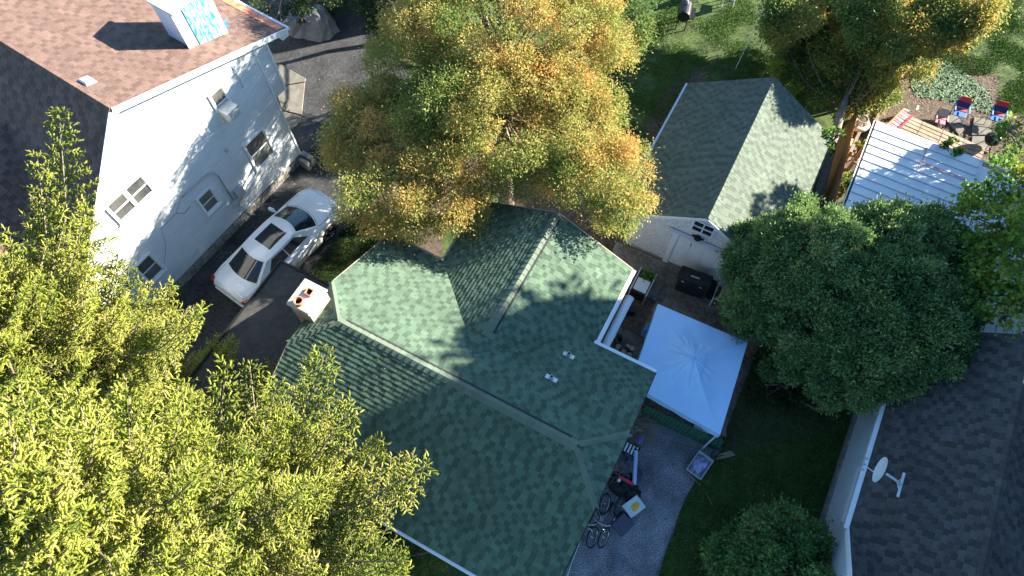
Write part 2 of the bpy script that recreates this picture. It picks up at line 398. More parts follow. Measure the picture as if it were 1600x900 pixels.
# ------------------------------------------------------------ foliage
def unit(a): return a / (np.linalg.norm(a, axis=-1, keepdims=True) + 1e-9)
def leaves(P, D, L, Wd, Nn, fold=.25):
    "kite leaves: base P, direction D, length L, width Wd, normal Nn"
    S_ = unit(np.cross(D, Nn)); Nn = np.cross(S_, D)
    m = P + D * (L * .45)[:, None]
    V = np.stack([P, m + S_ * (Wd / 2)[:, None] - Nn * (Wd * fold)[:, None], P + D * L[:, None], m - S_ * (Wd / 2)[:, None] - Nn * (Wd * fold)[:, None]], 1)
    n = len(P); return V.reshape(-1, 3), np.arange(4 * n).reshape(n, 4)
def crown(parent, lobes, matl, nsub=60, subr=.45, nleaf=600, ll=.12, lw=.05, droop=.2, tone=(.3, .25), leaftone=.15, seed=1, inner=.5, warmside=None, name='crown', holes=(), spread=.55):
    r = np.random.RandomState(seed)
    C = np.array([l[0] for l in lobes], float); R = np.array([l[1] for l in lobes], float)
    w_ = (R[:, 0] * R[:, 1] + R[:, 0] * R[:, 2]) ; w_ = w_ / w_.sum(); subs = []; k = 0
    while len(subs) < nsub and k < nsub * 30:
        k += 1; i = r.choice(len(C), p=w_); d = unit(r.randn(3)); d[2] = abs(d[2]) if r.rand() < .62 else d[2]
        p = C[i] + d * R[i] * (inner + (1 - inner) * r.rand() ** .5)
        q = ((p - C) / R); q = (q ** 2).sum(1); q[i] = 9
        if (q < .35).any(): continue
        if any(np.linalg.norm(p - h[0]) < h[1] for h in holes): continue
        if p[2] < .3: continue
        subs.append((p, d, subr * r.uniform(.5, 1.4), i))
    PP = []; DR = []; NM = []; TN = []; LL = []
    for (p, d, sr, i) in subs:
        n = int(nleaf * (sr / subr) ** 2)
        e = unit(r.randn(n, 3)); e = unit(e + d * .55); sh = sr * (spread + (1 - spread) * r.rand(n) ** .6)
        # small tufts inside the bough
        tuft = unit(r.randn(max(4, n // 14), 3)); tuft = unit(tuft + d * .5); idx = r.randint(0, len(tuft), n)
        e = unit(e * .45 + tuft[idx])
        sq = np.array([1, 1, .8])
        pt = p + e * sh[:, None] * sq + r.randn(n, 3) * (sr * np.where(r.rand(n) < .2, .38, .13))[:, None]
        dr = unit(e + r.randn(n, 3) * .5 + np.array([0, 0, -droop]))
        nn = unit(r.randn(n, 3) + e * .5 + np.array([0, 0, .15]))
        t0 = tone[0] + tone[1] * r.randn()
        if warmside is not None: t0 += warmside[1] * float((p - C[i]) @ warmside[0] / R[i].max())  # boughs facing the sun get warmer tones, sunlight put into the leaf colour
        PP.append(pt); DR.append(dr); NM.append(nn); TN.append(np.clip(t0 + leaftone * r.randn(n), 0, 1)); LL.append(ll * r.uniform(.6, 1.35, n))
    P = np.concatenate(PP); D = np.concatenate(DR); Nn = np.concatenate(NM); T = np.concatenate(TN); L = np.concatenate(LL)
    V, Fq = leaves(P, D, L, L * lw / ll, Nn)
    fastmesh(name, V, Fq, matl, parent, T)
    return subs
def limbs(parent, base, top, r0, subs, seed=2, matb='bark', step=2, name='trunk', tw='twig', forks=()):
    r = np.random.RandomState(seed); mb = MB(); base = np.array(base, float); top = np.array(top, float); pts = []
    n = 8
    for i in range(n + 1):
        t = i / n; pts.append(base * (1 - t) + top * t + np.array([r.randn() * .06, r.randn() * .06, 0]) * (0 < i))
    mb.tube(pts, [r0 * (1 - .85 * i / n) * (1.35 if i == 0 else 1) for i in range(n + 1)], 9)
    mb.build(name, matb, parent, smooth=True)
    lb = MB()
    for (p, d, sr, i) in subs[::step]:
        t = np.clip((p[2] - base[2]) / max(.1, top[2] - base[2]) * .8, .15, .95); a = base * (1 - t) + top * t
        m = (a + p) / 2 + np.array([0, 0, -.15]) + r.randn(3) * .15
        lb.tube([a, m, p, p + d * sr * .8], [.05, .035, .018, .006], 5, cap=False)
        for _ in range(3):
            q = p + unit(d + r.randn(3) * .8) * sr * .9; lb.tube([m * .4 + p * .6, (p + q) / 2 + r.randn(3) * .06, q], [.014, .01, .004], 4, cap=False)
    lb.build('branches', tw, parent, smooth=True, kind='stuff', fixn=False)
def px_lobe(u, v, z, rp, sx=1, sy=1, sz=1):
    c = at(u, v, z); _, _, d = seen(c); r = rp * d / FOC; return (c, (r * sx, r * sy, r * sz))

def shoots(P, D, L, R_, r):
    "needle-clad shoots: lumpy 5-sided spindles"
    n = len(P); ref = unit(r.randn(n, 3)); A = unit(np.cross(D, ref)); B = np.cross(D, A)
    prof = [(0.0, .6), (.55, 1.), (1.0, .4)]; k = 4; V = []
    for (t, s) in prof:
        for j in range(k):
            a = 2 * pi * j / k; jit = r.uniform(.7, 1.3, n)
            V.append(P + D * (L * t)[:, None] + (A * cos(a) + B * sin(a)) * (R_ * s * jit)[:, None])
    V = np.stack(V, 1).reshape(-1, 3); F = []
    for i in range(2):
        for j in range(k): F.append((i * k + j, i * k + (j + 1) % k, (i + 1) * k + (j + 1) % k, (i + 1) * k + j))
    F = np.array(F); return V, (F[None] + (np.arange(n) * k * 3)[:, None, None]).reshape(-1, 4)
def spruce(name, label, base, height, radius, seed, extra=(), zmin=1.5, sectors=None, dens=1.0):
    r = np.random.RandomState(seed); base = np.array(base, float)
    root = thing(name, label, 'tree', base); tr = MB()
    tr.tube([base, base + (0.05, 0, height * .5), base + (0, 0, height)], [.24, .14, .02], 9); tr.build('trunk', 'bark', root, smooth=True)
    br = MB(); SP = []; SD = []; SL = []; ST = []
    specs = []
    z = zmin
    while z < height - .3:
        f = 1 - (z - zmin) / (height - zmin); Lb = radius * (f ** .75) * 1.0; nb = 7
        a0 = r.rand() * 6.28
        for i in range(nb):
            az = a0 + i * 2 * pi / nb + r.randn() * .18; specs.append((base + (0, 0, z), az, max(.35, Lb * r.uniform(.72, 1.15)), .12 + .5 * (1 - f)))
        z += .34 + .2 * f
    for (tip, rootz) in extra:
        tip = np.array(tip, float); d = tip - base; specs.append((base + (0, 0, rootz), atan2(d[1], d[0]), float(np.hypot(d[0], d[1])), (tip[2] - rootz) / float(np.hypot(d[0], d[1]))))
    for (o, az, Lb, sl) in specs:
        if sectors and not sectors(az, o[2]): continue
        h = np.array([cos(az), sin(az), 0]); side = np.array([-sin(az), cos(az), 0])
        def axis(t): return o + h * (Lb * t) + ZZ * (Lb * (sl * t - .32 * sin(pi * t) * .7 + .10 * t * t))
        br.tube([axis(t) for t in (0, .33, .66, 1)], [.045, .032, .02, .008], 4, cap=False)
        tb = r.normal(.42, .14); t = .12 if Lb > 1.5 else .05
        while t < 1.0:
            p = axis(t); fw = unit(axis(min(1, t + .02)) - axis(t - .02))
            l2 = (.22 + .34 * Lb * (1 - t) ** .8 * min(1, t * 4)) * r.uniform(.7, 1.2)
            for sgn in (-1, 1):
                d2 = unit(side * sgn * .9 + fw * r.uniform(.4, .8) + ZZ * r.uniform(-.22, .12))
                m = max(2, int(l2 / .078 * dens))
                if l2 > .5: br.tube([p, p + d2 * l2 * .5 - ZZ * .03, p + d2 * l2], [.012, .009, .004], 3, cap=False)
                for q in range(m):
                    s = (q + .4) / m; pp = p + d2 * l2 * s - ZZ * (.12 * l2 * s * s)
                    for sg in ((-1, 1) if q < m - 1 else (0,)):
                        d3 = unit(d2 * .7 + np.cross(d2, ZZ) * sg * .8 + ZZ * r.uniform(-.35, .35) + r.randn(3) * .27)
                        SP.append(pp); SD.append(d3); SL.append(r.uniform(.07, .16)); ST.append(tb + r.normal(0, .13) + .25 * (s - .5))
            SP.append(p); SD.append(unit(fw + ZZ * .6 + r.randn(3) * .3)); SL.append(.13); ST.append(tb)
            t += .115 / Lb / dens * r.uniform(.7, 1.4)
    P = np.array(SP); D = np.array(SD); L = np.array(SL)
    # two overlapping pieces: rough spindle and a few needle tufts
    V, Fq = shoots(P, D, L, r.uniform(.014, .024, len(L)), r)
    T = np.repeat(np.clip(ST, 0, 1), 8)
    fastmesh('crown', V, Fq, 'spruce_leaf', root, T)
    k = 8; ii = np.repeat(np.arange(len(P)), k); s = r.rand(len(ii)); e = unit(r.randn(len(ii), 3))
    Dn = unit(D[ii] * .8 + e * .9); Pn = P[ii] + D[ii] * (L[ii] * s)[:, None]
    V, Fq = leaves(Pn, Dn, np.full(len(ii), .05), np.full(len(ii), .011), unit(r.randn(len(ii), 3)))
    fastmesh('needles', V, Fq, 'spruce_leaf', root, np.clip(np.array(ST)[ii] + .1, 0, 1), kind='stuff')
    br.build('branches', 'twig', root, smooth=True, kind='stuff', fixn=False)
    return root, len(P)
# ============================================================ SETTING
def sheet(name, pts, z, matl, sub=0):
    "ground-hugging sheet with an irregular outline"
    mb = MB(); c = [np.array([p[0], p[1], z]) for p in pts]; n = len(c)
    mb.add(c, [tuple(range(n))]); o = mb.build(name, matl, fixn=False); 
    if o.data.polygons[0].normal.z < 0: o.data.flip_normals()
    o['kind'] = 'structure'; return o
def ragged(pts, amp=.12, step=.35, seed=0):
    r = np.random.RandomState(seed); out = []
    for i in range(len(pts)):
        a = np.array(pts[i][:2], float); b = np.array(pts[(i + 1) % len(pts)][:2], float); n = max(1, int(np.linalg.norm(b - a) / step))
        for k in range(n): out.append(a + (b - a) * k / n + r.randn(2) * amp * (0.3 if k == 0 else 1) * .6)
    return out
sheet('ground', [(-300, -300), (300, -300), (300, 300), (-300, 300)], 0, 'lawn')
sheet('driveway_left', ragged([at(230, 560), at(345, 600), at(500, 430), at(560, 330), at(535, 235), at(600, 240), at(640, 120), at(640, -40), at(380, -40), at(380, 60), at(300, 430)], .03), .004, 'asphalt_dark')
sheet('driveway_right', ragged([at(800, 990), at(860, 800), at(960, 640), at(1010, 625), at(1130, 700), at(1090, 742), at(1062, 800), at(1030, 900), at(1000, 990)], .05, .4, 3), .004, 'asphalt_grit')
sheet('soil_bed', ragged([at(950, 370), at(985, 250), at(1030, 150), at(1120, 90), at(1110, 120), at(1070, 150), at(1040, 220), at(1000, 300), at(980, 370)], .12, .4, 5), .004, 'soil')
sheet('soil_yard', ragged([at(1240, 420), at(1300, 240), at(1390, 90), at(1460, 110), at(1480, 60), at(1560, 120), at(1560, 170), at(1650, 200), at(1650, 420), at(1300, 420)], .13, .4, 8), .008, 'soil')
sheet('soil_corner', ragged([at(690, 420), at(700, 300), at(760, 290), at(800, 330), at(960, 390), at(950, 330), at(820, 230), at(640, 260), at(560, 340), at(640, 380)], .1, .4, 9), .008, 'soil')
sheet('soil_shade', ragged([at(1130, 720), at(1140, 600), at(1170, 560), at(1380, 600), at(1330, 680), at(1230, 690)], .12, .4, 12), .004, 'soil')
# patio: concrete slabs with open joints over a dark bed
pat = sheet('patio', [W(-2.6, 13.3), W(3.6, 13.3), W(3.6, 7.62), W(-1.3, 7.62), W(-2.6, 10.2)], .006, 'soil'); 
def slab(parent, poly, z0, z1, matl='concrete', name='paving_slab'):
    mb = MB(); mb.prism([np.array([p[0], p[1], z0]) for p in poly], ZZ * (z1 - z0)); o = mb.build(name, matl, parent, bevel=.012); return o
for (d0, d1, n0, n1) in [(-2.5, -.3, 11.4, 13.0), (-.28, 1.9, 10.85, 13.0), (1.93, 3.5, 10.9, 13.0), (-2.5, -.3, 9.9, 11.38), (-1.28, 1.1, 7.7, 9.88), (-.28, 1.9, 9.9, 10.83), (1.12, 3.5, 7.7, 9.88), (1.93, 3.5, 9.9, 10.88)]:
    if d0 < -2.4 and n1 < 12: continue
    slab(pat, [W(d0, n0), W(d1, n0), W(d1, n1), W(d0, n1)], .008, .05 + random.uniform(-.004, .004))
# octagonal pad by the back door, in four pieces
pad = sheet('door_pad', [at(420, 100), at(440, 103), at(479, 124), at(470, 186), at(458, 203), at(438, 190), at(418, 120)], .008, 'soil')
P4 = [at(418, 98), at(441, 102), at(479, 124), at(471, 187), at(458, 203), at(440, 185), at(425, 150)]
m0 = at(474, 158) * .42 + at(477, 140) * .58; mA = at(428, 134)
slab(pad, [at(412, 98), at(441, 103), at(478.5, 124), at(477, 129), at(430, 137), at(420, 130)], .012, .07, 'slab_concrete')
slab(pad, [at(430.5, 138.5), at(477, 130.5), at(472, 181), at(441, 173)], .012, .07, 'slab_concrete')
slab(pad, [at(441, 175), at(471.6, 183), at(470.5, 188), at(458, 203), at(445, 196)], .012, .07, 'slab_concrete')

# ============================================================ GREEN-ROOFED HOUSE
RZ, PT, RN = 5.0, .4834, 4.23
def mz(n): return RZ - PT * abs(n - RN)
hs = thing('green_roof_house', 'house with green shingled cross-gabled roof in the middle of the picture', 'house', W(-4, 4.2, 0))
wl = MB(); wl.box(W(-4.05, 4.1, 1.55), (8.5, 6.5, 3.1)); wl.box(W(-3.97, 8.9, 1.55), (4.6, 2.0, 3.1))
wl.prism([W(.2, .9, 3.0), W(.2, 7.3, 3.0), W(.2, 5.1, 4.35), W(.2, 3.3, 4.35)], -DD * 8.5)
wl.prism([W(-1.68, 9.9, 3.0), W(-6.26, 9.9, 3.0), W(-3.97, 9.9, 4.25)], -NN * 3)
wl.build('wall', 'pale_siding', hs)
DL, DR_ = -8.65, .63
lc = 1.1                                        # clipped gable run
cz = 4.5; cw = (RZ - cz) / PT
def slope3(p): return W(*p)
def deck(polys, th=.10):
    mb = MB()
    for p in polys: mb.prism([np.array(q) - ZZ * .004 for q in p], -ZZ * th)
    return mb
swp = [(DL, .5), (DR_, .5), (DR_, RN - cw), (DR_ - lc, RN), (DL + lc, RN), (DL, RN - cw)]
ne1 = [(DL, 7.9), (-6.64, 7.9), (-3.97, 5.28), (-3.97, RN), (DL + lc, RN), (DL, RN + cw)]
ne2 = [(DR_, 7.55), (-1.70, 7.55), (-3.97, 5.28), (-3.97, RN), (DR_ - lc, RN), (DR_, RN + cw)]
cz_ = lambda d: 4.49 - PT * abs(d + 3.97)
cgl = [(-6.64, 10.42), (-6.64, 7.9), (-3.97, 5.28), (-3.97, 10.42)]
cgr = [(-1.30, 10.42), (-1.30, 7.55), (-1.70, 7.55), (-3.97, 5.28), (-3.97, 10.42)]
polys = [[W(d, n, mz(n)) for d, n in swp], [W(d, n, mz(n)) for d, n in ne1], [W(d, n, mz(n)) for d, n in ne2],
         [W(d, n, cz_(d)) for d, n in cgl], [W(d, n, cz_(d)) for d, n in cgr]]
ends = []
for (De, sg) in ((DL, 1), (DR_, -1)):
    ends.append([W(De, RN - cw, cz), W(De, RN + cw, cz), W(De + sg * lc, RN, RZ)])
deck(polys + ends).build('roof', 'roof_felt', hs)
RF = Roofing(.25, .135, 'green_shingle', .018)
k = sqrt(1 + PT * PT)
RF.slope(W(0, .5, mz(.5)), DD, nrm(NN + ZZ * PT), [[(d, (n - .5) * k) for d, n in swp]])
RF.slope(W(0, 7.9, mz(7.9)), DD, nrm(-NN + ZZ * PT), [[(d, (7.9 - n) * k) for d, n in ne1]]); RF.slope(W(0, 7.55, mz(7.55)), DD, nrm(-NN + ZZ * PT), [[(d, (7.55 - n) * k) for d, n in ne2]])
RF.slope(W(-6.64, 0, cz_(-6.64)), NN, nrm(DD + ZZ * PT), [[(n, (d + 6.64) * k) for d, n in cgl]])
RF.slope(W(-1.30, 0, cz_(-1.30)), NN, nrm(-DD + ZZ * PT), [[(n, (-1.30 - d) * k) for d, n in q_] for q_ in ([(-1.30, 10.42), (-1.30, 7.55), (-3.97, 7.55), (-3.97, 10.42)], [(-1.70, 7.55), (-3.97, 5.28), (-3.97, 7.55)])])
for (De, sg) in ((DL, 1), (DR_, -1)):
    kk = (RZ - cz) / lc; RF.slope(W(De, 0, cz), NN, nrm(DD * sg + ZZ * kk), [[(RN - cw, 0), (RN + cw, 0), (RN, lc * sqrt(1 + kk * kk))]])
RF.finish(hs, hide=lambda u, v: u < 600 and v > 520)
rb = MB()                                       # ridge vent strips the caps sit on
_t = nrm(NN - ZZ * PT); rb.box(W((DL + DR_) / 2, RN + .15, mz(RN + .15) + .02), (DR_ - DL - 2 * lc - .3, .06, .022), (DD, _t, np.cross(DD, _t))); _t = nrm(DD - ZZ * PT); rb.box(W(-3.82, 8.2, cz_(-3.82) + .02), (.06, 4.2, .022), (_t, NN, np.cross(_t, NN)))
rb.build('ridge_vent', 'roof_felt', hs)
sN, sS = nrm(NN - ZZ * PT), nrm(-NN - ZZ * PT); sE, sW = nrm(DD - ZZ * PT), nrm(-DD - ZZ * PT)
caps(hs, W(DL + lc - .05, RN, RZ), W(DR_ - lc + .05, RN, RZ), sN, sS, 'green_cap', .2, .155, .002)
caps(hs, W(-3.97, 5.9, 4.49), W(-3.97, 10.44, 4.49), sE, sW, 'green_cap', .2, .155, .002)
for (De, sg) in ((DL, 1), (DR_, -1)):
    hd = nrm(DD * -sg * 1 + ZZ * -((RZ - cz) / lc))
    for (sn, sl) in ((1, sN), (-1, sS)):
        caps(hs, W(De, RN + sn * cw, cz), W(De + sg * (lc - .05), RN + sn * .03, RZ), sl, hd, 'green_cap', .2, .13, .0)
# metal edge flashings, gutters
def edge(root, a, b, wd, hg, matl, name, off=0):
    mb = MB(); mb.bar(a, b, wd, hg); return mb.build(name, matl, root, bevel=.006)
for (a, b) in (((DL, .46), (DR_, .46)), ((DL, 7.95), (-6.7, 7.95))):
    edge(hs, W(a[0], a[1], 3.2 - .06), W(b[0], b[1], 3.2 - .06), .10, .11, 'white_paint' if a[1] < 7.96 and a[1] < 1 or a[0] > -2 else 'trim_tan', 'gutter')
edge(hs, W(-1.24, 10.42, 3.16), W(-1.24, 7.56, 3.16), .12, .11, 'white_paint', 'gutter')
edge(hs, W(-1.32, 7.61, 3.35), W(DR_, 7.61, 3.35), .10, .11, 'white_paint', 'gutter')
edge(hs, W(-6.70, 10.42, 3.16), W(-6.70, 7.92, 3.16), .07, .1, 'trim_tan', 'gutter')
for (a, b) in (((DR_ + .01, .5, 3.17), (DR_ + .01, RN - cw, cz - .06)), ((DR_ + .01, RN - cw, cz - .06), (DR_ + .01, RN + cw, cz - .06)), ((DR_ + .01, RN + cw, cz - .06), (DR_ + .01, 7.55, 3.34)),
               ((DL - .01, .5, 3.17), (DL - .01, RN - cw, cz - .06)), ((DL - .01, RN + cw, cz - .06), (DL - .01, 7.9, 3.17)),
               ((-6.64, 10.43, 3.15), (-3.97, 10.43, 4.44)), ((-3.97, 10.43, 4.44), (-1.30, 10.43, 3.15))):
    edge(hs, W(*a), W(*b), .03, .13, 'roof_felt' if a[0] > .5 else 'trim_tan', 'rake_board')
# roof vents
for (px, py, lab) in ((889, 553, 0), (861, 594, 1)):
    p = at(px, py, 3.95 if lab == 0 else 4.15); q = (p[0] * CA + p[1] * SA, -p[0] * SA + p[1] * CA); p = W(q[0], q[1], mz(q[1]))
    mb = MB(); mb.box(p + sN * 0 + ZZ * .03, (.34, .16, .012), (DD, sN, nrm(np.cross(DD, sN)))); v = mb.build('vent_flashing', 'zinc', hs)
    mb = MB(); mb.lathe(p + DD * .0, [(.09, 0), (.075, .05), (.055, .09), (.052, .2), (.04, .2), (.038, .1)], 14); mb.build('vent_pipe', 'galvanised', v, smooth=False)
    mb = MB(); mb.lathe(p, [(.037, .06), (.037, .185)], 12); mb.build('pipe_opening', 'soot', v)
# rolled awning under the right gutter
aw = thing('rolled_awning', 'long white rolled awning housing fixed below the gutter beside the patio', 'awning', W(-1.35, 9.3, 2.6))
mb = MB(); mb.tube([W(-1.02, 7.75, 2.62), W(-1.02, 9.75, 2.62)], .13, 14); mb.build('cassette', 'white_vinyl', aw, smooth=False, bevel=.01)
mb = MB(); mb.box(W(-1.28, 8.75, 2.75), (.18, 1.95, .05)); mb.build('mounting_board', 'white_paint', aw)
for n in (7.74, 9.77): mb = MB(); mb.tube([W(-1.02, n - .015, 2.62), W(-1.02, n + .015, 2.62)], .145, 14); mb.build('end_cap', 'pale_siding', aw)
# chimney: bricks round a mortared core
ch = thing('chimney', 'pale mortared brick chimney with two clay flues at the end of the green roof', 'chimney', W(-8.63, 4.37, 0))
mb = MB(); mb.box(W(-8.63, 4.37, 2.6), (.66, .78, 5.2)); mb.build('chimney_core', 'chimney_mortar', ch)
z = 3.6; course = 0
pr = {}
def brick_at(c, L_, horizontal):
    o = bpy.data.objects.new('brick', pr[L_]); COL.objects.link(o); o.parent = ch; o.location = tuple(c - wloc(ch)); o.rotation_euler = (0, 0, GR + (0 if horizontal else pi / 2) + random.uniform(-.01, .01))
for L_ in (.195, .095):
    mb = MB(); mb.box((0, 0, 0), (L_, .05, .06), (np.array([1., 0, 0]), np.array([0, 1., 0]), ZZ)); me = bpy.data.meshes.new('brick'); me.from_pydata(mb.v, [], mb.f); me.materials.append(M['chimney_brick']); pr[L_] = me
while z < 5.1:
    for sgn in (-1, 1):
        for i in range(4 if course % 2 == 0 else 4):
            s = -.3 + i * .2 + (.0 if course % 2 else .05) 
            if abs(s) > .33: continue
            brick_at(W(-8.63 + sgn * .322, 4.37 + s, z), .195, False)
            if i < 3: brick_at(W(-8.63 - .22 + i * .2 + (.03 if course % 2 else 0), 4.37 + sgn * .38, z), .195, True)
    z += .075; course += 1
mb = MB(); mb.box(W(-8.63, 4.37, 5.24), (.76, .9, .12), taper=.93); cap_ = mb.build('crown_slab', 'chimney_mortar', ch, bevel=.02)
mb = MB(); mb.lathe(W(-8.66, 4.12, 5.29), [(.13, 0), (.125, .12), (.135, .13), (.135, .16), (.1, .16), (.098, .02)], 18); f1 = mb.build('flue', 'clay_flue', ch)
mb = MB(); mb.lathe(W(-8.66, 4.12, 5.3), [(.097, 0), (.097, .04)], 18); mb.build('flue_opening', 'soot', f1)
mb = MB()
for (dd, nn, sx, sy) in ((-.09, 0, .02, .2), (.09, 0, .02, .2), (0, -.09, .16, .02), (0, .09, .16, .02)): mb.box(W(-8.60 + dd, 4.49 + nn, 5.33), (sx, sy, .09))
f2 = mb.build('flue', 'clay_flue', ch); mb = MB(); mb.box(W(-8.60, 4.49, 5.3), (.158, .158, .02)); mb.build('flue_opening', 'soot', f2)
# flat-roofed carport
fl = thing('carport', 'flat black roofed carport between the chimney and the white car', 'carport', W(-10, 3, 0))
mb = MB(); mb.box(W(-10.15, 2.6, 2.63), (2.5, 6.1, .14)); mb.build('roof', 'flat_roof', fl)
mb = MB(); mb.box(W(-10.15, 5.68, 2.65), (2.56, .06, .2)); mb.box(W(-11.42, 2.6, 2.65), (.06, 6.1, .2)); mb.build('roof_edge', 'trim_tan', fl) if False else mb.build('roof_edge', 'black_plastic', fl)
for (d, n) in ((-11.2, 5.4), (-11.2, 0), (-9.1, 5.4)): mb = MB(); mb.box(W(d, n, 1.28), (.12, .12, 2.56)); mb.build('post', 'white_paint', fl)

# ============================================================ GARAGE
ga = thing('garage', 'detached garage with green gable roof and peeling white boards', 'garage', W(.1, 16, 0))
gz, gp = 3.68, .615
def gh(d): return gz - gp * abs(d - .1)
mb = MB(); mb.prism([W(-2.25, 13.1, 0), W(2.45, 13.1, 0), W(2.45, 13.1, gh(2.45) - .08), W(.1, 13.1, gz - .1), W(-2.25, 13.1, gh(-2.25) - .08)], NN * 6.2); mb.build('wall', 'worn_white', ga)
def clapboards(root, O, Uv, Nv, poly, pitch, th, matl, name='siding'):
    mb = MB(); v = min(p[1] for p in poly); vm = max(p[1] for p in poly); us = [p[0] for p in poly]; O = np.array(O, float)
    while v < vm:
        vm_ = v + pitch * .62                      # flat face below, sloping cove above
        for (va, vb, ha, hb) in ((v, vm_, th, th), (vm_, v + pitch - .001, th, .003)):
            c = clip([(min(us) - 1, va), (max(us) + 1, va), (max(us) + 1, vb), (min(us) - 1, vb)], poly)
            if c and parea(c) > .0005:
                n = len(c); top = [O + Uv * a + ZZ * b + Nv * (ha + (hb - ha) * (b - va) / (vb - va)) for a, b in c]; bot = [O + Uv * a + ZZ * b for a, b in c]
                mb.add(top + bot, [tuple(range(n))] + ([(i, n + i, n + (i + 1) % n, (i + 1) % n) for i in range(n)] if ha == hb else []))
        v += pitch
    return mb.build(name, matl, root, kind='stuff')
FS = -NN
clapboards(ga, W(0, 13.1, 0), DD, FS, [(-2.27, .12), (2.47, .12), (2.47, gh(2.47) - .06), (.1, gz - .06), (-2.27, gh(-2.27) - .06)], .115, .014, 'worn_white')
clapboards(ga, W(-2.25, 0, 0), NN, -DD, [(13.08, .12), (19.3, .12), (19.3, 2.1), (13.08, 2.1)], .115, .014, 'worn_white')
mb = MB(); mb.box(W(.1, 16.2, .06), (4.78, 6.3, .12)); mb.build('footing', 'foundation', ga)
gl = [(-2.72, 12.92), (-2.72, 19.5), (.1, 19.5), (.1, 12.92)]; gr = [(2.92, 12.92), (2.92, 19.5), (.1, 19.5), (.1, 12.92)]
deck([[W(d, n, gh(d)) for d, n in gl], [W(d, n, gh(d)) for d, n in gr]], .09).build('roof', 'roof_felt', ga)
RF = Roofing(.25, .135, 'garage_shingle', .015); k = sqrt(1 + gp * gp)
RF.slope(W(-2.72, 0, gh(-2.72)), NN, nrm(DD + ZZ * gp), [[(n, (d + 2.72) * k) for d, n in gl]])
RF.slope(W(2.92, 0, gh(2.92)), NN, nrm(-DD + ZZ * gp), [[(n, (2.92 - d) * k) for d, n in gr]])
RF.finish(ga)
caps(ga, W(.1, 12.92, gz), W(.1, 19.5, gz), nrm(DD - ZZ * gp), nrm(-DD - ZZ * gp), 'garage_shingle', .2, .12, .0)
edge(ga, W(-2.78, 12.92, gh(-2.72) - .05), W(-2.78, 19.5, gh(-2.72) - .05), .08, .08, 'galvanised', 'gutter')
for sgn, de in ((-1, -2.72), (1, 2.92)): edge(ga, W(de, 12.9, gh(de) - .06), W(.1, 12.9, gz - .06), .03, .1, 'door_white', 'rake_board')
# sliding door of wide boards hung on a rail
x0 = -.46
for i in range(6):
    mb = MB(); mb.box(W(x0 + .2 + i * .48, 13.035, 1.0), (.47, .035, 1.94)); mb.build('door_board', 'door_white', ga, bevel=.004)
for (d, z0, z1) in ((-.62, 0, 2.1), (2.42, 0, 2.1)): mb = MB(); mb.box(W(d, 13.03, (z0 + z1) / 2), (.2, .05, z1 - z0)); mb.build('door_trim', 'door_white', ga)
mb = MB(); mb.box(W(.85, 13.0, 2.12), (3.5, .07, .09)); rl = mb.build('door_rail', 'worn_white', ga); mb = MB(); mb.box(W(.85, 12.97, 2.2), (3.6, .14, .03)); mb.build('rail_cover', 'door_white', rl)
mb = MB(); mb.box(W(-.02, 13.0, 1.78), (.03, .03, .14)); mb.build('door_handle', 'black_plastic', ga)
gw = MB()
for (dx, dz, sx, sz) in ((0, .3, .72, .05), (0, -.3, .72, .05), (-.36, 0, .05, .6), (.36, 0, .05, .6), (0, 0, .035, .56), (0, 0, .66, .035)): gw.box(W(.1 + dx, 13.06, 2.86 + dz), (sx, .05, sz))
g_ = gw.build('window', 'door_white', ga)
for sx in (-.17, .17):
    for sz in (-.14, .14): mb = MB(); mb.box(W(.1 + sx, 13.075, 2.86 + sz), (.29, .012, .24)); mb.build('pane', 'dark_glass', g_)
mb = MB(); mb.lathe(W(.08, 12.96, 2.36), [(.10, -.03), (.13, .02), (.05, .08)], 12); mb.box(W(.08, 12.98, 2.4), (.42, .05, .05)); mb.build('lamp', 'black_plastic', ga)
mb = MB(); mb.box(W(-.25, 12.85, .12), (.5, .32, .14)); tag(mb.build('door_step', 'slab_concrete'), 'small pale step at the foot of the garage door', 'step')

# ============================================================ WHITE HOUSE
TH = radians(56.9); WU = np.array([cos(TH), sin(TH), 0]); WN = np.array([sin(TH), -cos(TH), 0]); WA = np.array([-11.61, 11.09, 0])
def Q(s, z, out=0.): return WA + WU * s + WN * out + ZZ * z
wh = thing('white_house', 'white sided house with brown shingled roof at upper left', 'house', Q(2, 0, -4))
PK = (1.43, 7.9); SR, SLp = .335, 1.06
def wz(s): return PK[1] - (SR * (s - PK[0]) if s > PK[0] else SLp * (PK[0] - s))
gab = [(-2.6, .45), (6.2, .45), (6.2, 3.55), (6.72, 3.55), (6.72, wz(6.72) - .12), (1.43, 7.78), (-2.6, wz(-2.6) - .12)]
mb = MB(); mb.prism([Q(a, b, -.02) for a, b in gab], -WN * 10); mb.build('wall', 'white_vinyl', wh)
cvx = [(-2.6, .5), (6.19, .5), (6.19, wz(6.19) - .1), (1.43, 7.8), (-2.6, wz(-2.6) - .1)]
clapboards(wh, Q(0, 0, -.018), WU, WN, cvx, .115, .026, 'white_vinyl')
clapboards(wh, Q(0, 0, -.018), WU, WN, [(6.24, 3.58), (6.72, 3.58), (6.72, wz(6.72) - .1), (6.24, wz(6.24) - .1)], .105, .016, 'white_vinyl')
clapboards(wh, Q(6.73, 0, 0), -WN, WU, [(0, 3.58), (10, 3.58), (10, 5.9), (0, 5.9)], .105, .014, 'white_vinyl')
for (s, z0, z1) in ((6.215, .45, 5.9), (6.73, 3.55, 5.9), (-2.58, .45, 3.6)): mb = MB(); mb.box(Q(s, (z0 + z1) / 2, .005), (.07, .07, z1 - z0), (WU, WN, ZZ)); mb.build('corner_board', 'white_paint', wh)
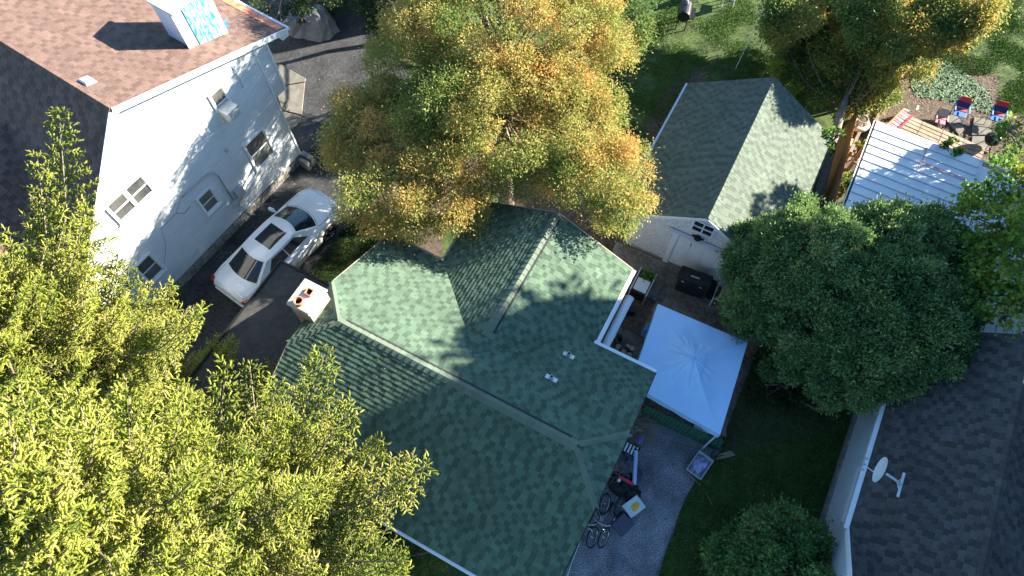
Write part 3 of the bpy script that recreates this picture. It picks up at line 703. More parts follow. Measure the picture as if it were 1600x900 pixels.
mb = MB(); mb.prism([Q(-2.6, 0, -.05), Q(6.15, 0, -.05), Q(6.15, .46, -.05), Q(-2.6, .46, -.05)], -WN * 9); mb.build('foundation_wall', 'soil', wh)
s = -2.6; rowi = 0
for rowi in range(2):
    s = -2.6 + (.2 if rowi else 0)
    while s < 6.1:
        L_ = .4; mb = MB(); mb.box(Q(s + L_ / 2, .11 + rowi * .215, -.03 + random.uniform(-.008, .008)), (L_ - .02, .08, .2), (WU, WN, ZZ)); mb.build('foundation_block', 'foundation', wh, bevel=.01); s += L_
OV = .28
eR, eL = 7.49, -2.9
r1 = [(PK[0], OV), (eR, OV), (eR, -11.5), (PK[0], -11.5)]; r2 = [(PK[0], OV), (eL, OV), (eL, -11.5), (PK[0], -11.5)]
deck([[Q(a, wz(a), b) for a, b in r1], [Q(a, wz(a), b) for a, b in r2]], .1).build('roof', 'roof_felt', wh)
# small cross gable on the left slope
dn = -3.6; dz = 6.3                               # its ridge: outward position, height
ds = lambda z: PK[0] - (PK[1] - z) / SLp
dp = .85; hw = 1.9
cgA = [Q(ds(dz), dz, dn), Q(-5.5, dz, dn), Q(-5.5, dz - dp * hw, dn + hw), Q(ds(dz - dp * hw), dz - dp * hw, dn + hw)]
cgB = [Q(ds(dz), dz, dn), Q(-5.5, dz, dn), Q(-5.5, dz - dp * hw, dn - hw), Q(ds(dz - dp * hw), dz - dp * hw, dn - hw)]
deck([cgA, cgB], .08).build('dormer_roof', 'roof_felt', wh)
mb = MB(); mb.prism([Q(-5.2, 0.3, dn + 1.6), Q(-5.2, 0.3, dn - 1.6), Q(-5.2, dz - dp * 1.6 - .1, dn - 1.6), Q(-5.2, dz - .1, dn), Q(-5.2, dz - dp * 1.6 - .1, dn + 1.6)], WU * 3.5); mb.build('dormer_wall', 'white_vinyl', wh)
RF = Roofing(.33, .145, 'brown_shingle', .013)
k = sqrt(1 + SR * SR); RF.slope(Q(eR, wz(eR), 0), WN, nrm(-WU + ZZ * SR), [[(b, (eR - a) * k) for a, b in r1]])
k = sqrt(1 + SLp ** 2)
RF.slope(Q(eL, wz(eL), 0), WN, nrm(WU + ZZ * SLp), [[(b, (a - eL) * k) for a, b in r2]])
kd = sqrt(1 + dp * dp)
RF.slope(Q(0, dz - dp * hw, dn + hw), WU, nrm(-WN + ZZ * dp), [[(-5.5, 0), (ds(dz - dp * hw), 0), (ds(dz), hw * kd), (-5.5, hw * kd)]])
RF.finish(wh, hide=lambda u, v: v > 330 or u > 440)
caps(wh, Q(PK[0], PK[1], OV), Q(PK[0], PK[1], -11.4), nrm(WU - ZZ * SR), nrm(-WU - ZZ * SLp), 'brown_shingle', .22, .12, 0)
edge(wh, Q(PK[0], PK[1] - .10, OV + .02), Q(eR, wz(eR) - .10, OV + .02), .03, .2, 'white_paint', 'rake_board')
edge(wh, Q(PK[0], PK[1] - .16, OV + .02), Q(eL, wz(eL) - .16, OV + .02), .03, .3, 'white_paint', 'rake_board')
mb = MB(); mb.prism([Q(PK[0], wz(PK[0]) - .2, OV), Q(eR, wz(eR) - .2, OV), Q(eR, wz(eR) - .2, -.05), Q(PK[0], wz(PK[0]) - .2, -.05)], -ZZ * .02); mb.build('soffit', 'white_paint', wh)
edge(wh, Q(eR + .05, wz(eR) - .09, OV), Q(eR + .05, wz(eR) - .09, -11.5), .11, .12, 'white_paint', 'gutter')
mb = MB(); mb.box(Q(eR - .14, wz(eR) - .2, OV - .15), (.3, .3, .22), (WU, WN, ZZ)); mb.build('eave_return', 'white_paint', wh)
for i in range(5):
    mb = MB(); c0 = Q(eR - .17, wz(eR - .17) + .02, OV - .35 - i * .62); mb.box(c0, (.32, .6, .012), (nrm(WU - ZZ * SR), WN, nrm(np.cross(nrm(WU - ZZ * SR), WN)))); mb.build('copper_flashing', 'copper', wh)
# windows
def window(root, s0, s1, z0, z1, cols=1, rows=2, glass='house_glass', fr=.07, sill=True, sash=True):
    def bx(mb, a0, a1, b0, b1, o0, o1): mb.box(Q((a0 + a1) / 2, (b0 + b1) / 2, (o0 + o1) / 2), (abs(a1 - a0), o1 - o0, abs(b1 - b0)), (WU, WN, ZZ))
    mb = MB(); bx(mb, s0 - fr, s0, z0 - fr, z1 + fr, -.01, .065); bx(mb, s1, s1 + fr, z0 - fr, z1 + fr, -.01, .065); bx(mb, s0, s1, z1, z1 + fr, -.01, .063); bx(mb, s0, s1, z0 - fr, z0, -.01, .063)
    for c in range(1, cols): a = s0 + (s1 - s0) * c / cols; bx(mb, a - .045, a + .045, z0, z1, -.01, .06)
    w_ = mb.build('window', 'white_paint', root)
    if sill: mb = MB(); bx(mb, s0 - fr - .03, s1 + fr + .03, z0 - fr - .05, z0 - fr - .003, 0, .1); mb.build('sill', 'white_paint', w_)
    for c in range(cols):
        a0 = s0 + (s1 - s0) * c / cols + (.046 if c else 0); a1 = s0 + (s1 - s0) * (c + 1) / cols - (.046 if c < cols - 1 else 0)
        for q in range(rows):
            b0 = z0 + (z1 - z0) * q / rows; b1 = z0 + (z1 - z0) * (q + 1) / rows; o = .022 if q == 0 else .03
            mb = MB(); bx(mb, a0 + .03, a1 - .03, b0 + .03, b1 - .03, o - .012, o); mb.build('pane', glass if (glass != 'mix') else ('insect_screen' if q == 0 else 'house_glass'), w_)
            mb = MB(); g = .028
            bx(mb, a0, a0 + g, b0, b1, 0, o + .014); bx(mb, a1 - g, a1, b0, b1, 0, o + .014); bx(mb, a0 + g, a1 - g, b1 - g, b1, 0, o + .012); bx(mb, a0 + g, a1 - g, b0, b0 + g, 0, o + .012); mb.build('sash', 'white_paint', w_)
    return w_
window(wh, -.33, .98, 4.42, 5.24, 2, 2, 'house_glass')
window(wh, 4.15, 4.63, 4.66, 5.66, 1, 2, 'house_glass')
window(wh, 4.33, 5.22, 1.68, 2.98, 1, 2, 'mix')
window(wh, 1.92, 2.48, 1.9, 2.74, 1, 2, 'mix')
window(wh, -1.02, -.42, 1.5, 2.52, 1, 2, 'mix')
ac = thing('window_air_conditioner', 'white air conditioner sticking out of the upper right window of the white house', 'air conditioner', Q(4.39, 4.72, .1))
mb = MB(); mb.box(Q(4.37, 4.90, .25), (.50, .46, .40), (WU, WN, ZZ)); mb.build('housing', 'ac_white', ac, bevel=.02)
for i in range(6): mb = MB(); mb.box(Q(4.37, 4.77 + i * .05, .484), (.38, .012, .02), (WU, WN, ZZ)); mb.build('louvre', 'meter_grey', ac)
# chimney chase with teal streaked face
cc = thing('chimney_chase', 'white sided chimney chase with teal streaked panel rising from the brown roof', 'chimney', Q(5.15, 6.3, -1.0))
CS0, CS1, CO0, CO1 = 4.72, 5.95, -.66, -1.55
mb = MB(); mb.box(Q((CS0 + CS1) / 2, 6.95, (CO0 + CO1) / 2), (CS1 - CS0, .88, 2.2), (WU, WN, ZZ)); mb.build('chase_wall', 'white_vinyl', cc)
clapboards(cc, Q(CS0 - .002, 0, CO0), -WN, -WU, [(0, 6.4), (.89, 6.2), (.89, 8.02), (0, 8.02)], .105, .012, 'white_vinyl')
for (a) in (CS0 + .0, CS1): mb = MB(); mb.box(Q(a, 7.0, CO0 + .004), (.16, .05, 2.05), (WU, WN, ZZ)); mb.build('corner_board', 'white_paint', cc)
mb = MB(); mb.prism([Q(CS0 + .3, 8.0, CO0 + .01), Q(CS0 + .3, 6.75, CO0 + .01), Q(CS0 + .34, 6.55, CO0 + .01), Q(CS1 - .1, 6.35, CO0 + .01), Q(CS1 - .1, 8.0, CO0 + .01)], WN * .02); mb.build('teal_panel', 'teal_cover', cc)
mb = MB(); mb.prism([Q(CS0 - .06, 8.05, CO0 + .06), Q(CS1 + .06, 8.05, CO0 + .06), Q(CS1 + .06, 8.05, CO1 - .06), Q(CS0 - .06, 8.05, CO1 - .06)], ZZ * .06); mb.build('cap', 'galvanised', cc)
mb = MB(); mb.box(Q(6.15, wz(6.15) + .08, -.85), (.18, .1, .16), (WU, WN, ZZ)); mb.tube([Q(6.1, wz(6.1) + .16, -.95), Q(6.45, wz(6.45) + .12, -1.1)], .03, 8); tag(mb.build('blue_bucket', 'blue_paint', bevel=.02), 'small bright blue tool left on the brown roof beside the white chimney chase', 'tool')
rv = MB(); pv = Q(1.8, wz(1.8), -1.07); rv.box(pv + ZZ * .05, (.32, .36, .09), (nrm(WU - ZZ * SR), WN, ZZ), taper=.7); rv.build('roof_vent', 'white_paint', wh, bevel=.01)
# electric service
mt = thing('electric_meter', 'grey electric meter box with conduit low on the white wall', 'meter', Q(3.0, 1.3, .1))
mb = MB(); mb.box(Q(3.28, 1.55, .09), (.36, .16, .46), (WU, WN, ZZ)); mb.build('box', 'meter_grey', mt, bevel=.015)
mb = MB(); mb.lathe(Q(2.92, 1.35, .08), [(.1, 0), (.1, .1), (.06, .12)], 14, (WU, ZZ, WN)); mb.build('meter', 'galvanised', mt)
mb = MB(); mb.box(Q(3.15, 1.12, .07), (.3, .12, .16), (WU, WN, ZZ)); mb.build('junction_box', 'ac_white', mt, bevel=.01)
mb = MB(); mb.tube([Q(2.95, 1.5, .05), Q(2.98, 2.9, .05), Q(2.9, 3.15, .05), Q(2.72, 3.3, .05), Q(1.55, 3.35, .05)], .028, 7); mb.build('conduit', 'meter_grey', mt, smooth=True)
mb = MB(); mb.tube([Q(3.0, 1.1, .05), Q(3.2, .2, .08), Q(3.3, .02, .1)], .02, 6); mb.build('ground_pipe', 'meter_grey', mt)
mb = MB(); mb.tube([Q(1.6, 3.4, .03), Q(1.1, 3.0, .03), Q(.4, 2.95, .03), Q(.2, 2.3, .03), Q(-.3, 1.6, .03)], .005, 5); mb.tube([Q(1.1, 3.0, .03), Q(1.3, 2.7, .03), Q(1.6, 2.75, .03)], .008, 5); tag(mb.build('wall_cable', 'black_plastic'), 'thin dark cable sagging across the white siding', 'cable')
mb = MB(); mb.tube([Q(5.3, 5.0, .04), Q(5.3, 5.95, .04)], .018, 6); mb.box(Q(3.7, 3.45, .05), (.12, .06, .12), (WU, WN, ZZ)); mb.build('wall_vent', 'meter_grey', wh)
mb = MB(); mb.box(Q(6.3, .25, .25), (.2, .5, .5), (WU, WN, ZZ)); mb.box(Q(6.05, .22, .3), (.16, .45, .44), (WU, WN, ZZ)); tag(mb.build('concrete_blocks', 'foundation', bevel=.02), 'grey concrete blocks stacked at the corner of the white house', 'blocks')
mb = MB(); mb.tube([Q(6.3, .1, .6), Q(7.0, .05, .9), Q(7.8, .03, 1.6)], .035, 8); tag(mb.build('black_hose', 'black_plastic'), 'black drain hose lying across the asphalt near the white house corner', 'hose')
mb = MB(); mb.tube([at(430, 160, .1) + np.array([.9 * sin(t) , .55 * cos(t) - .4, 0]) * .6 for t in np.linspace(0, 3.1, 12)], .012, 5); tag(mb.build('cable_loop', 'black_plastic'), 'thin black cable curling over the octagonal concrete pad', 'cable')
# ============================================================ CAR
def car():
    c0 = at(437, 381, .75); a = radians(54.5)
    X = np.array([cos(a), sin(a), 0]); Y = np.array([-sin(a), cos(a), 0]); c0 = np.array([c0[0], c0[1], 0.005])
    T = lambda x, y, z: c0 + X * x + Y * y + ZZ * z
    root = thing('parked_car', 'white sedan with black sunroof parked between the white house and the flat black roof', 'car', c0)
    L = 2.5; wheels_x = (-1.52, 1.5)
    ctrl = [(-2.5, .74, .50, .86), (-2.44, .82, .42, .95), (-2.25, .90, .36, 1.02), (-1.9, .935, .30, 1.06), (-1.0, .945, .26, 1.05), (0, .95, .26, 1.02), (.9, .945, .26, 1.0), (1.4, .94, .28, .985), (1.9, .92, .32, .95), (2.25, .86, .38, .89), (2.42, .76, .44, .80), (2.5, .62, .50, .70)]
    xs = np.linspace(-2.5, 2.5, 61); arr = np.array(ctrl); rows = []
    for x in xs:
        w_ = np.interp(x, arr[:, 0], arr[:, 1]); lo = np.interp(x, arr[:, 0], arr[:, 2]); tp = np.interp(x, arr[:, 0], arr[:, 3])
        arch = lo
        for wx in wheels_x:
            dx = abs(x - wx)
            if dx < .39: arch = max(arch, .30 + sqrt(.39 ** 2 - dx * dx))
        b = tp - .10
        arch = min(arch, b - .06)
        prof = [(0, lo), (w_ * .70, lo), (w_ * .72, max(lo, arch - .02)), (w_ * .985, arch), (w_, (arch + b) / 2 + .02), (w_ * .985, b), (w_ * .93, tp - .035), (w_ * .78, tp), (w_ * .4, tp + .025), (0, tp + .032)]
        rows.append([T(x, y, z) for y, z in prof] + [T(x, -y, z) for y, z in prof[-2:0:-1]])
    mb = MB(); n = len(rows[0]); vs = [p for r in rows for p in r]; fs = []
    for i in range(len(rows) - 1):
        for k in range(n): fs.append((i * n + k, i * n + (k + 1) % n, (i + 1) * n + (k + 1) % n, (i + 1) * n + k))
    fs += [tuple(range(n)), tuple(range((len(rows) - 1) * n, len(rows) * n))]
    mb.add(vs, fs); mb.build('body', 'car_white', root, smooth=True)
    # cabin: corner posts; 'patch' evaluates a bowed quad
    zb, zr = 1.03, 1.47
    B = {'rl': (-1.72, .80, zb + .01), 'rr': (-1.72, -.80, zb + .01), 'fl': (1.22, .80, zb - .04), 'fr': (1.22, -.80, zb - .04)}
    R = {'rl': (-.92, .575, zr - .01), 'rr': (-.92, -.575, zr - .01), 'fl': (.42, .58, zr - .02), 'fr': (.42, -.58, zr - .02)}
    def patch(a, b, c, d, bow, u0=0, u1=1, v0=0, v1=1, off=0., nu=10, nv=6):
        "a-b bottom edge, d-c top edge; bow = outward vector at the middle of u"
        a, b, c, d = [np.array(q, float) for q in (a, b, c, d)]; bow = np.array(bow, float); vs = []
        nr = nrm(np.cross(b - a, d - a)); nr = nr if nr @ bow > 0 or np.linalg.norm(bow) < 1e-6 else -nr
        for j in range(nv + 1):
            v = v0 + (v1 - v0) * j / nv
            for i in range(nu + 1):
                u = u0 + (u1 - u0) * i / nu; p = (a * (1 - u) + b * u) * (1 - v) + (d * (1 - u) + c * u) * v + bow * (4 * u * (1 - u)) * (1 - .45 * v) + nr * off; vs.append(T(*p))
        return vs, [(j * (nu + 1) + i, j * (nu + 1) + i + 1, (j + 1) * (nu + 1) + i + 1, (j + 1) * (nu + 1) + i) for j in range(nv) for i in range(nu)]
    front = (B['fl'], B['fr'], R['fr'], R['fl'], (.28, 0, 0)); rear = (B['rl'], B['rr'], R['rr'], R['rl'], (-.20, 0, 0))
    left = (B['rl'], B['fl'], R['fl'], R['rl'], (0, .05, .0)); right = (B['rr'], B['fr'], R['fr'], R['rr'], (0, -.05, 0))
    mb = MB()
    for q in (front, rear, left, right): mb.add(*patch(*q))
    # roof skin follows both bowed edges
    vs = []; nu, nv = 10, 8
    for j in range(nv + 1):
        t = j / nv
        for i in range(nu + 1):
            u = i / nu; s4 = 4 * u * (1 - u); x = (-.92 - .20 * .55 * s4) * (1 - t) + (.42 + .28 * .55 * s4) * t
            y = .577 * (1 - 2 * u) * (1 + .04 * 4 * t * (1 - t)); vs.append(T(x, y, zr - .014 + .045 * s4 * (.35 + .65 * 4 * t * (1 - t))))
    mb.add(vs, [(j * (nu + 1) + i, j * (nu + 1) + i + 1, (j + 1) * (nu + 1) + i + 1, (j + 1) * (nu + 1) + i) for j in range(nv) for i in range(nu)])
    o = mb.build('roof', 'car_white', root, smooth=True)
    for nm, q, rng in (('windscreen', front, (.05, .95, .05, .90)), ('rear_window', rear, (.07, .93, .12, .93))):
        mb = MB(); mb.add(*patch(*q, *rng, .008)); mb.build(nm, 'dark_glass', root, smooth=True, fixn=False)
        d = bpy.data.objects
    for q in (left, right):
        for (u0, u1) in ((.17, .50), (.52, .86)):
            vs, fs = patch(*q, u0, u1, .14, .86, .008, 6, 4); mb = MB(); mb.add(vs, fs); mb.build('side_window', 'dark_glass', root, smooth=True, fixn=False)
    vs = []
    for j in range(7):
        for i in range(7):
            u = i / 6; t = j / 6; x = -.55 + .82 * t; y = .37 * (1 - 2 * u); s4 = 1 - (y / .577) ** 2
            vs.append(T(x, y, zr - .014 + .045 * s4 * (.35 + .65 * 4 * ((x + .92) / 1.34) * (1 - (x + .92) / 1.34)) + .006))
    mb = MB(); mb.add(vs, [(j * 7 + i, j * 7 + i + 1, (j + 1) * 7 + i + 1, (j + 1) * 7 + i) for j in range(6) for i in range(6)]); mb.build('sunroof', 'dark_glass', root, smooth=True)
    for x in wheels_x:
        for sy in (-1, 1):
            cc = T(x, sy * .84, .33); ax = (X, ZZ, Y * sy)
            w_ = bpy.data.objects.new('wheel', None); COL.objects.link(w_); w_.parent = root; w_.location = tuple(cc - c0)
            mb = MB(); mb.lathe(cc, [(.20, -.10), (.31, -.11), (.335, -.07), (.335, .07), (.31, .105), (.235, .105), (.225, .06)], 26, ax); mb.build('tyre', 'rubber', w_, smooth=False)
            mb = MB(); mb.lathe(cc, [(.226, .03), (.226, .095), (.215, .095), (.20, .05), (.06, .06), (.05, .09)], 26, ax)
            for k in range(10): an = k * pi / 5; mb.bar(cc + ax[2] * .085 + (X * cos(an) + ZZ * sin(an)) * .04, cc + ax[2] * .088 + (X * cos(an) + ZZ * sin(an)) * .215, .035, .02, up=ax[2])
            mb.build('rim', 'chrome', w_)
    for sy in (-1, 1):
        mb = MB(); mb.box(T(-2.36, sy * .79, .86), (.22, .17, .26), (nrm(X * .9 - Y * sy * .35 * -1), nrm(Y + X * sy * .35), ZZ)); mb.build('tail_light', 'tail_red', root, bevel=.02)
        mb = MB(); mb.box(T(2.24, sy * .70, .76), (.30, .22, .15), (nrm(X - Y * sy * .55), nrm(Y + X * sy * .55), ZZ)); mb.build('headlight', 'headlamp', root, bevel=.03)
        mb = MB(); mb.box(T(.78, sy * 1.03, 1.07), (.12, .22, .14), (nrm(X + Y * sy * .25), nrm(Y - X * sy * .25), ZZ)); mb.bar(T(.82, sy * .86, 1.02), T(.8, sy * .97, 1.05), .06, .04); mb.build('mirror', 'car_white', root, bevel=.02)
        for x in (-.95, .1): mb = MB(); mb.box(T(x, sy * .965, .86), (.2, .025, .035), (X, Y, ZZ)); mb.build('door_handle', 'chrome', root, bevel=.006)
        mb = MB()
        for x in (-.36, .82): mb.box(T(x, sy * .952, .66), (.008, .012, .56), (X, Y, ZZ))
        mb.build('door_seam', 'black_plastic', root)
    mb = MB(); mb.box(T(2.50, 0, .60), (.05, .9, .22), (X, Y, ZZ)); mb.build('grille', 'chrome', root, bevel=.02)
    mb = MB(); mb.box(T(-2.49, 0, .52), (.10, 1.5, .2), (X, Y, ZZ)); mb.build('rear_bumper', 'car_white', root, bevel=.05)
    mb = MB(); mb.box(T(-2.51, 0, .74), (.02, .44, .11), (X, Y, ZZ)); mb.build('number_plate', 'pale_siding', root)
    def strip(pts, wd=.012): 
        m_ = MB(); m_.tube([T(*p) for p in pts], wd / 2, 4); return m_.build('panel_gap', 'dark_grey_box', root)
    strip([(1.18 + .27 * (1 - (y / .8) ** 2) + .06, y, 1.022 + .012 * (1 - y * y)) for y in np.linspace(-.78, .78, 9)])
    for sy in (-1, 1):
        strip([(1.25, sy * .80, 1.005), (1.6, sy * .79, .995), (2.0, sy * .74, .965), (2.3, sy * .66, .905)]); strip([(-1.75, sy * .78, 1.055), (-2.1, sy * .77, 1.05), (-2.3, sy * .74, 1.01)])
    strip([(-2.34, y, 1.02) for y in np.linspace(-.7, .7, 5)], .02); strip([(2.33, y, .90 + .035 * (1 - y * y)) for y in np.linspace(-.6, .6, 7)])
    for y in (.45, -.1): m_ = MB(); m_.tube([T(1.42, y, 1.04), T(1.20, y - .42, 1.13)], .01, 4); m_.build('wiper', 'rubber', root)
    mb = MB(); mb.box(T(-1.98, 0, 1.092), (.008, 1.5, .006), (X, Y, ZZ)); mb.box(T(-2.33, 0, 1.03), (.05, 1.3, .03), (X, Y, ZZ)); mb.build('boot_lip', 'car_white', root)
car()

# ============================================================ CANOPY TENT
cx = [at(1028, 475, 2.15), at(1168, 535, 2.15), at(1125, 680, 2.15), at(985, 600, 2.15)]
cm = sum(cx) / 4
tn = thing('canopy_tent', 'white pop-up canopy with pyramid top standing on the patio', 'canopy', [cm[0], cm[1], .05])
r = np.random.RandomState(4); nr2, nt2 = 14, 12; mb = MB(); top_ = cm + ZZ * .56
for q in range(4):
    a, b = cx[q], cx[(q + 1) % 4]; vs = []
    for j in range(nr2 + 1):
        k = 1 - j / nr2                                   # 1 at the rim, 0 at the peak
        for i in range(nt2 + 1):
            t = i / nt2; p = (a * (1 - t) + b * t) * k + cm * (1 - k); h = .62 * (1 - k) - .10 * sin(pi * (1 - k)) - .05 * sin(pi * t) * sin(pi * k) * k
            if k < .22: h += .035                          # raised vent cap
            wr_ = .008 * sin(14 * t + 9 * k + q) * sin(pi * t) + (.018 * sin(31 * t + 5 * q) * sin(pi * t) if k < .45 else 0)
            vs.append(p + ZZ * (h + wr_))
    mb.add(vs, [(j * (nt2 + 1) + i, j * (nt2 + 1) + i + 1, (j + 1) * (nt2 + 1) + i + 1, (j + 1) * (nt2 + 1) + i) for j in range(nr2) for i in range(nt2)])
o = mb.build('roof_cloth', 'canopy', tn, fixn=False); md = o.modifiers.new('s', 'SOLIDIFY'); md.thickness = .006
for i in range(4):
    a, b = cx[i], cx[(i + 1) % 4]; mb = MB(); m = 10; vs = []
    out = nrm((a + b) / 2 - cm); out[2] = 0
    for j in range(m + 1):
        t = j / m; p = a * (1 - t) + b * t; vs += [p + out * .005, p - ZZ * (.22 + .02 * sin(t * 19)) + out * (.02 + .015 * sin(t * 23))]
    mb.add(vs, [(2 * j, 2 * j + 1, 2 * j + 3, 2 * j + 2) for j in range(m)]); mb.build('valance', 'canopy', tn, fixn=False)
    q = a * .97 + cm * .03; mb = MB(); mb.box([q[0], q[1], 1.08], (.04, .04, 2.1)); mb.build('leg', 'silver_dish', tn)
    mb = MB(); mb.bar(a * .98 + cm * .02 - ZZ * .06, b * .98 + cm * .02 - ZZ * .06, .03, .03); mb.build('frame_bar', 'silver_dish', tn)
# ============================================================ JUNK, GRILL, PATIO THINGS
gp_ = at(1083, 440, .6); gr_ = thing('covered_grill', 'long black covered barbecue grill standing before the garage door', 'grill', [gp_[0], gp_[1], .05])
gX, gY = nrm(at(1110, 445, .9) - at(1062, 428, .9)), None; gX[2] = 0; gX = nrm(gX); gY = np.cross(ZZ, gX)
G = lambda x, y, z: np.array([gp_[0], gp_[1], 0]) + gX * x + gY * y + ZZ * z
mb = MB(); mb.box(G(0, 0, .45), (1.0, .5, .8), (gX, gY, ZZ)); mb.build('cabinet', 'black_cloth', gr_, bevel=.03)
mb = MB()
prof = [(-.27, .85), (-.26, 1.0), (-.15, 1.12), (.08, 1.14), (.24, 1.02), (.27, .85)]
a = [G(-.56, y, z) for y, z in prof]; mb.prism(a, gX * 1.12); mb.build('lid', 'black_cloth', gr_, bevel=.03)
for x in (-.35, .28): mb = MB(); mb.box(G(x, -.275, .84), (.10, .02, .05), (gX, gY, ZZ)); mb.build('latch', 'galvanised', gr_)
mb = MB(); mb.box(G(-.02, -.12, 1.146), (.3, .045, .01), (gX, gY, ZZ)); mb.build('badge', 'galvanised', gr_)
mb = MB(); mb.box(G(.64, 0, .82), (.22, .42, .05), (gX, gY, ZZ)); mb.build('side_shelf', 'black_plastic', gr_)
mb = MB(); mb.lathe(at(1106, 447, .1), [(.0, 0), (.06, 0), (.06, .26), (.03, .3), (.0, .3)], 10); tag(mb.build('spray_can', 'card_white'), 'small white canister on the patio right of the black grill', 'canister')
# bench swing with tan cover
bp = at(1138, 452, .6); sw = thing('cushioned_bench', 'tan cushioned bench with white tube frame half hidden by the round evergreen', 'bench', [bp[0], bp[1], .05])
bX = DD; B_ = lambda x, y, z: np.array([bp[0], bp[1], 0]) + NN * x * -1 + DD * y + ZZ * z
ax = (NN, DD, ZZ)
mb = MB(); mb.box(B_(0, .05, .52), (1.1, .5, .12), ax); mb.build('seat', 'tan_cloth', sw, bevel=.03)
mb = MB(); mb.box(B_(0, .38, .85), (1.1, .12, .55), ax); mb.build('backrest', 'tan_cloth', sw, bevel=.03)
for x in (-.6, .6):
    mb = MB(); mb.tube([B_(x, -.32, .05), B_(x, -.34, .62), B_(x, -.28, .70), B_(x, .3, .72), B_(x, .4, 1.1)], .02, 7); mb.build('arm_frame', 'white_paint', sw, smooth=True)
mb = MB(); mb.tube([B_(-.6, -.33, .12), B_(.6, -.33, .12)], .018, 6); mb.tube([B_(-.6, -.34, .42), B_(.6, -.34, .42)], .018, 6); mb.build('front_rail', 'white_paint', sw)
mb = MB(); c = at(1112, 461, .15); mb.lathe(c, [(.0, -.1), (.16, -.1), (.19, .02), (.12, .12), (.0, .14)], 12); tag(mb.build('black_bag', 'black_cloth', smooth=True), 'small black bag lying on the patio between grill and bench', 'bag')
# wheeled planter
pp = at(1003, 447, .4); pl = thing('planter_cart', 'dark framed cream planter box with leafy plants at the house corner', 'planter', [pp[0], pp[1], .05])
PXc = np.array([pp[0], pp[1], 0.])
mb = MB(); mb.box(PXc + ZZ * .45, (.55, .95, .5)); mb.build('box', 'black_plastic', pl, bevel=.02)
mb = MB(); mb.box(PXc + ZZ * .715 - NN * .14, (.46, .5, .03)); mb.build('lid', 'card_white', pl, bevel=.008)
for x in (-.29, .29): mb = MB(); mb.tube([PXc + DD * x - NN * .5 + ZZ * .05, PXc + DD * x - NN * .48 + ZZ * .75, PXc + DD * x + NN * .48 + ZZ * .75, PXc + DD * x + NN * .5 + ZZ * .05], .018, 6); mb.build('side_frame', 'galvanised', pl)
r = np.random.RandomState(3); Pp = PXc + ZZ * .72 + NN * .3 + r.randn(160, 3) * np.array([.14, .12, .07]); V, Fq = leaves(Pp, unit(r.randn(160, 3) + [0, 0, 1.2]), np.full(160, .10), np.full(160, .06), unit(r.randn(160, 3) + [0, 0, 1])); fastmesh('plant', V, Fq, 'maple_leaf', pl, r.rand(160) * .5, kind='stuff')
# firewood: round logs below the awning
logs = [(967, 541), (976, 546), (970, 553), (981, 555), (975, 562), (963, 534), (985, 548), (960, 547), (981, 566), (969, 570)]
lab = ['uppermost', 'pale', 'cracked', 'outer', 'lower', 'thin upper', 'right hand', 'inner dark', 'lowest', 'small bottom']
for i, (u, v) in enumerate(logs):
    c = at(u, v, .12 + .05 * (i % 2)); L_ = random.uniform(.2, .34); rr = random.uniform(.07, .11); d = nrm(np.array([random.uniform(-.5, .5), random.uniform(-.5, .5), 1.]))
    e1 = nrm(np.cross(d, [1, 0, 0])); e2 = np.cross(d, e1); mb = MB(); mb.lathe(c - d * .05, [(rr, 0), (rr * .95, L_ * .5), (rr, L_)], 11, (e1, e2, d)); lg = thing('firewood_log', '%s cut firewood log in the pile beneath the rolled awning' % lab[i], 'log', c, 'firewood logs piled beside the house wall')
    mb.build('bark', 'bark', lg); mb = MB(); mb.lathe(c - d * .05, [(rr * .92, L_ + .001), (rr * .9, L_ + .006)], 11, (e1, e2, d)); mb.build('cut_end', 'log_end', lg)
for (u, v, s_, lb) in ((968, 527, .2, 'small dark bin at the wall above the firewood logs'), (985, 485, .36, 'dark square bin on the ground below the planter cart')): c = at(u, v, .2); mb = MB(); mb.box(c, (s_, s_ * .8, .3), (nrm(DD + NN * .4), nrm(NN - DD * .4), ZZ), taper=.8); tag(mb.build('storage_bin', 'black_plastic', bevel=.02), lb, 'bin')
c = at(1009, 516, .45); mb = MB(); mb.box(c, (.16, .3, .5), taper=.8); mb.tube([c + ZZ * .25, c + ZZ * .4 + NN * .1], .03, 6); tag(mb.build('blue_cushion', 'sky_blue_plastic', bevel=.03), 'small blue padded chair back peeping out beside the canopy edge', 'chair')
# green scalloped fence
f0, f1 = at(1000, 648), at(1118, 703); fn = thing('green_picket_fence', 'dark green scalloped picket fence across the driveway behind the canopy', 'fence', f0)
fd = nrm(f1 - f0); fL = np.linalg.norm(f1 - f0); nP = int(fL / .115)
for i in range(nP):
    c = f0 + fd * (i + .5) * fL / nP; mb = MB(); wd = .052; pr_ = [(-wd, .02), (wd, .02), (wd, 1.0), (wd * .7, 1.06), (0, 1.09), (-wd * .7, 1.06), (-wd, 1.0)]
    lean = nrm(ZZ + np.cross(fd, ZZ) * -.02); mb.prism([c + fd * a + lean * b for a, b in pr_], np.cross(fd, ZZ) * .02); mb.build('picket', 'green_fence', fn)
for h in (.3, .85): mb = MB(); mb.bar(f0 + ZZ * h - np.cross(fd, ZZ) * .03, f1 + ZZ * h - np.cross(fd, ZZ) * .03, .04, .09); mb.build('rail', 'green_fence', fn)
mb = MB(); b0 = at(1117, 712, .0); mb.prism([b0, b0 + ZZ * .02 + DD * .1, b0 + ZZ * 1.0 + DD * .3, b0 + ZZ * 1.0 + DD * .18], NN * .03); mb.prism([b0 - NN * .1, b0 - NN * .1 + DD * .1, b0 + DD * .4 + ZZ * .9, b0 + DD * .3 + ZZ * .9], NN * .03); tag(mb.build('timber_stakes', 'old_timber'), 'weathered timber stakes leaning on the end of the green fence', 'stakes')
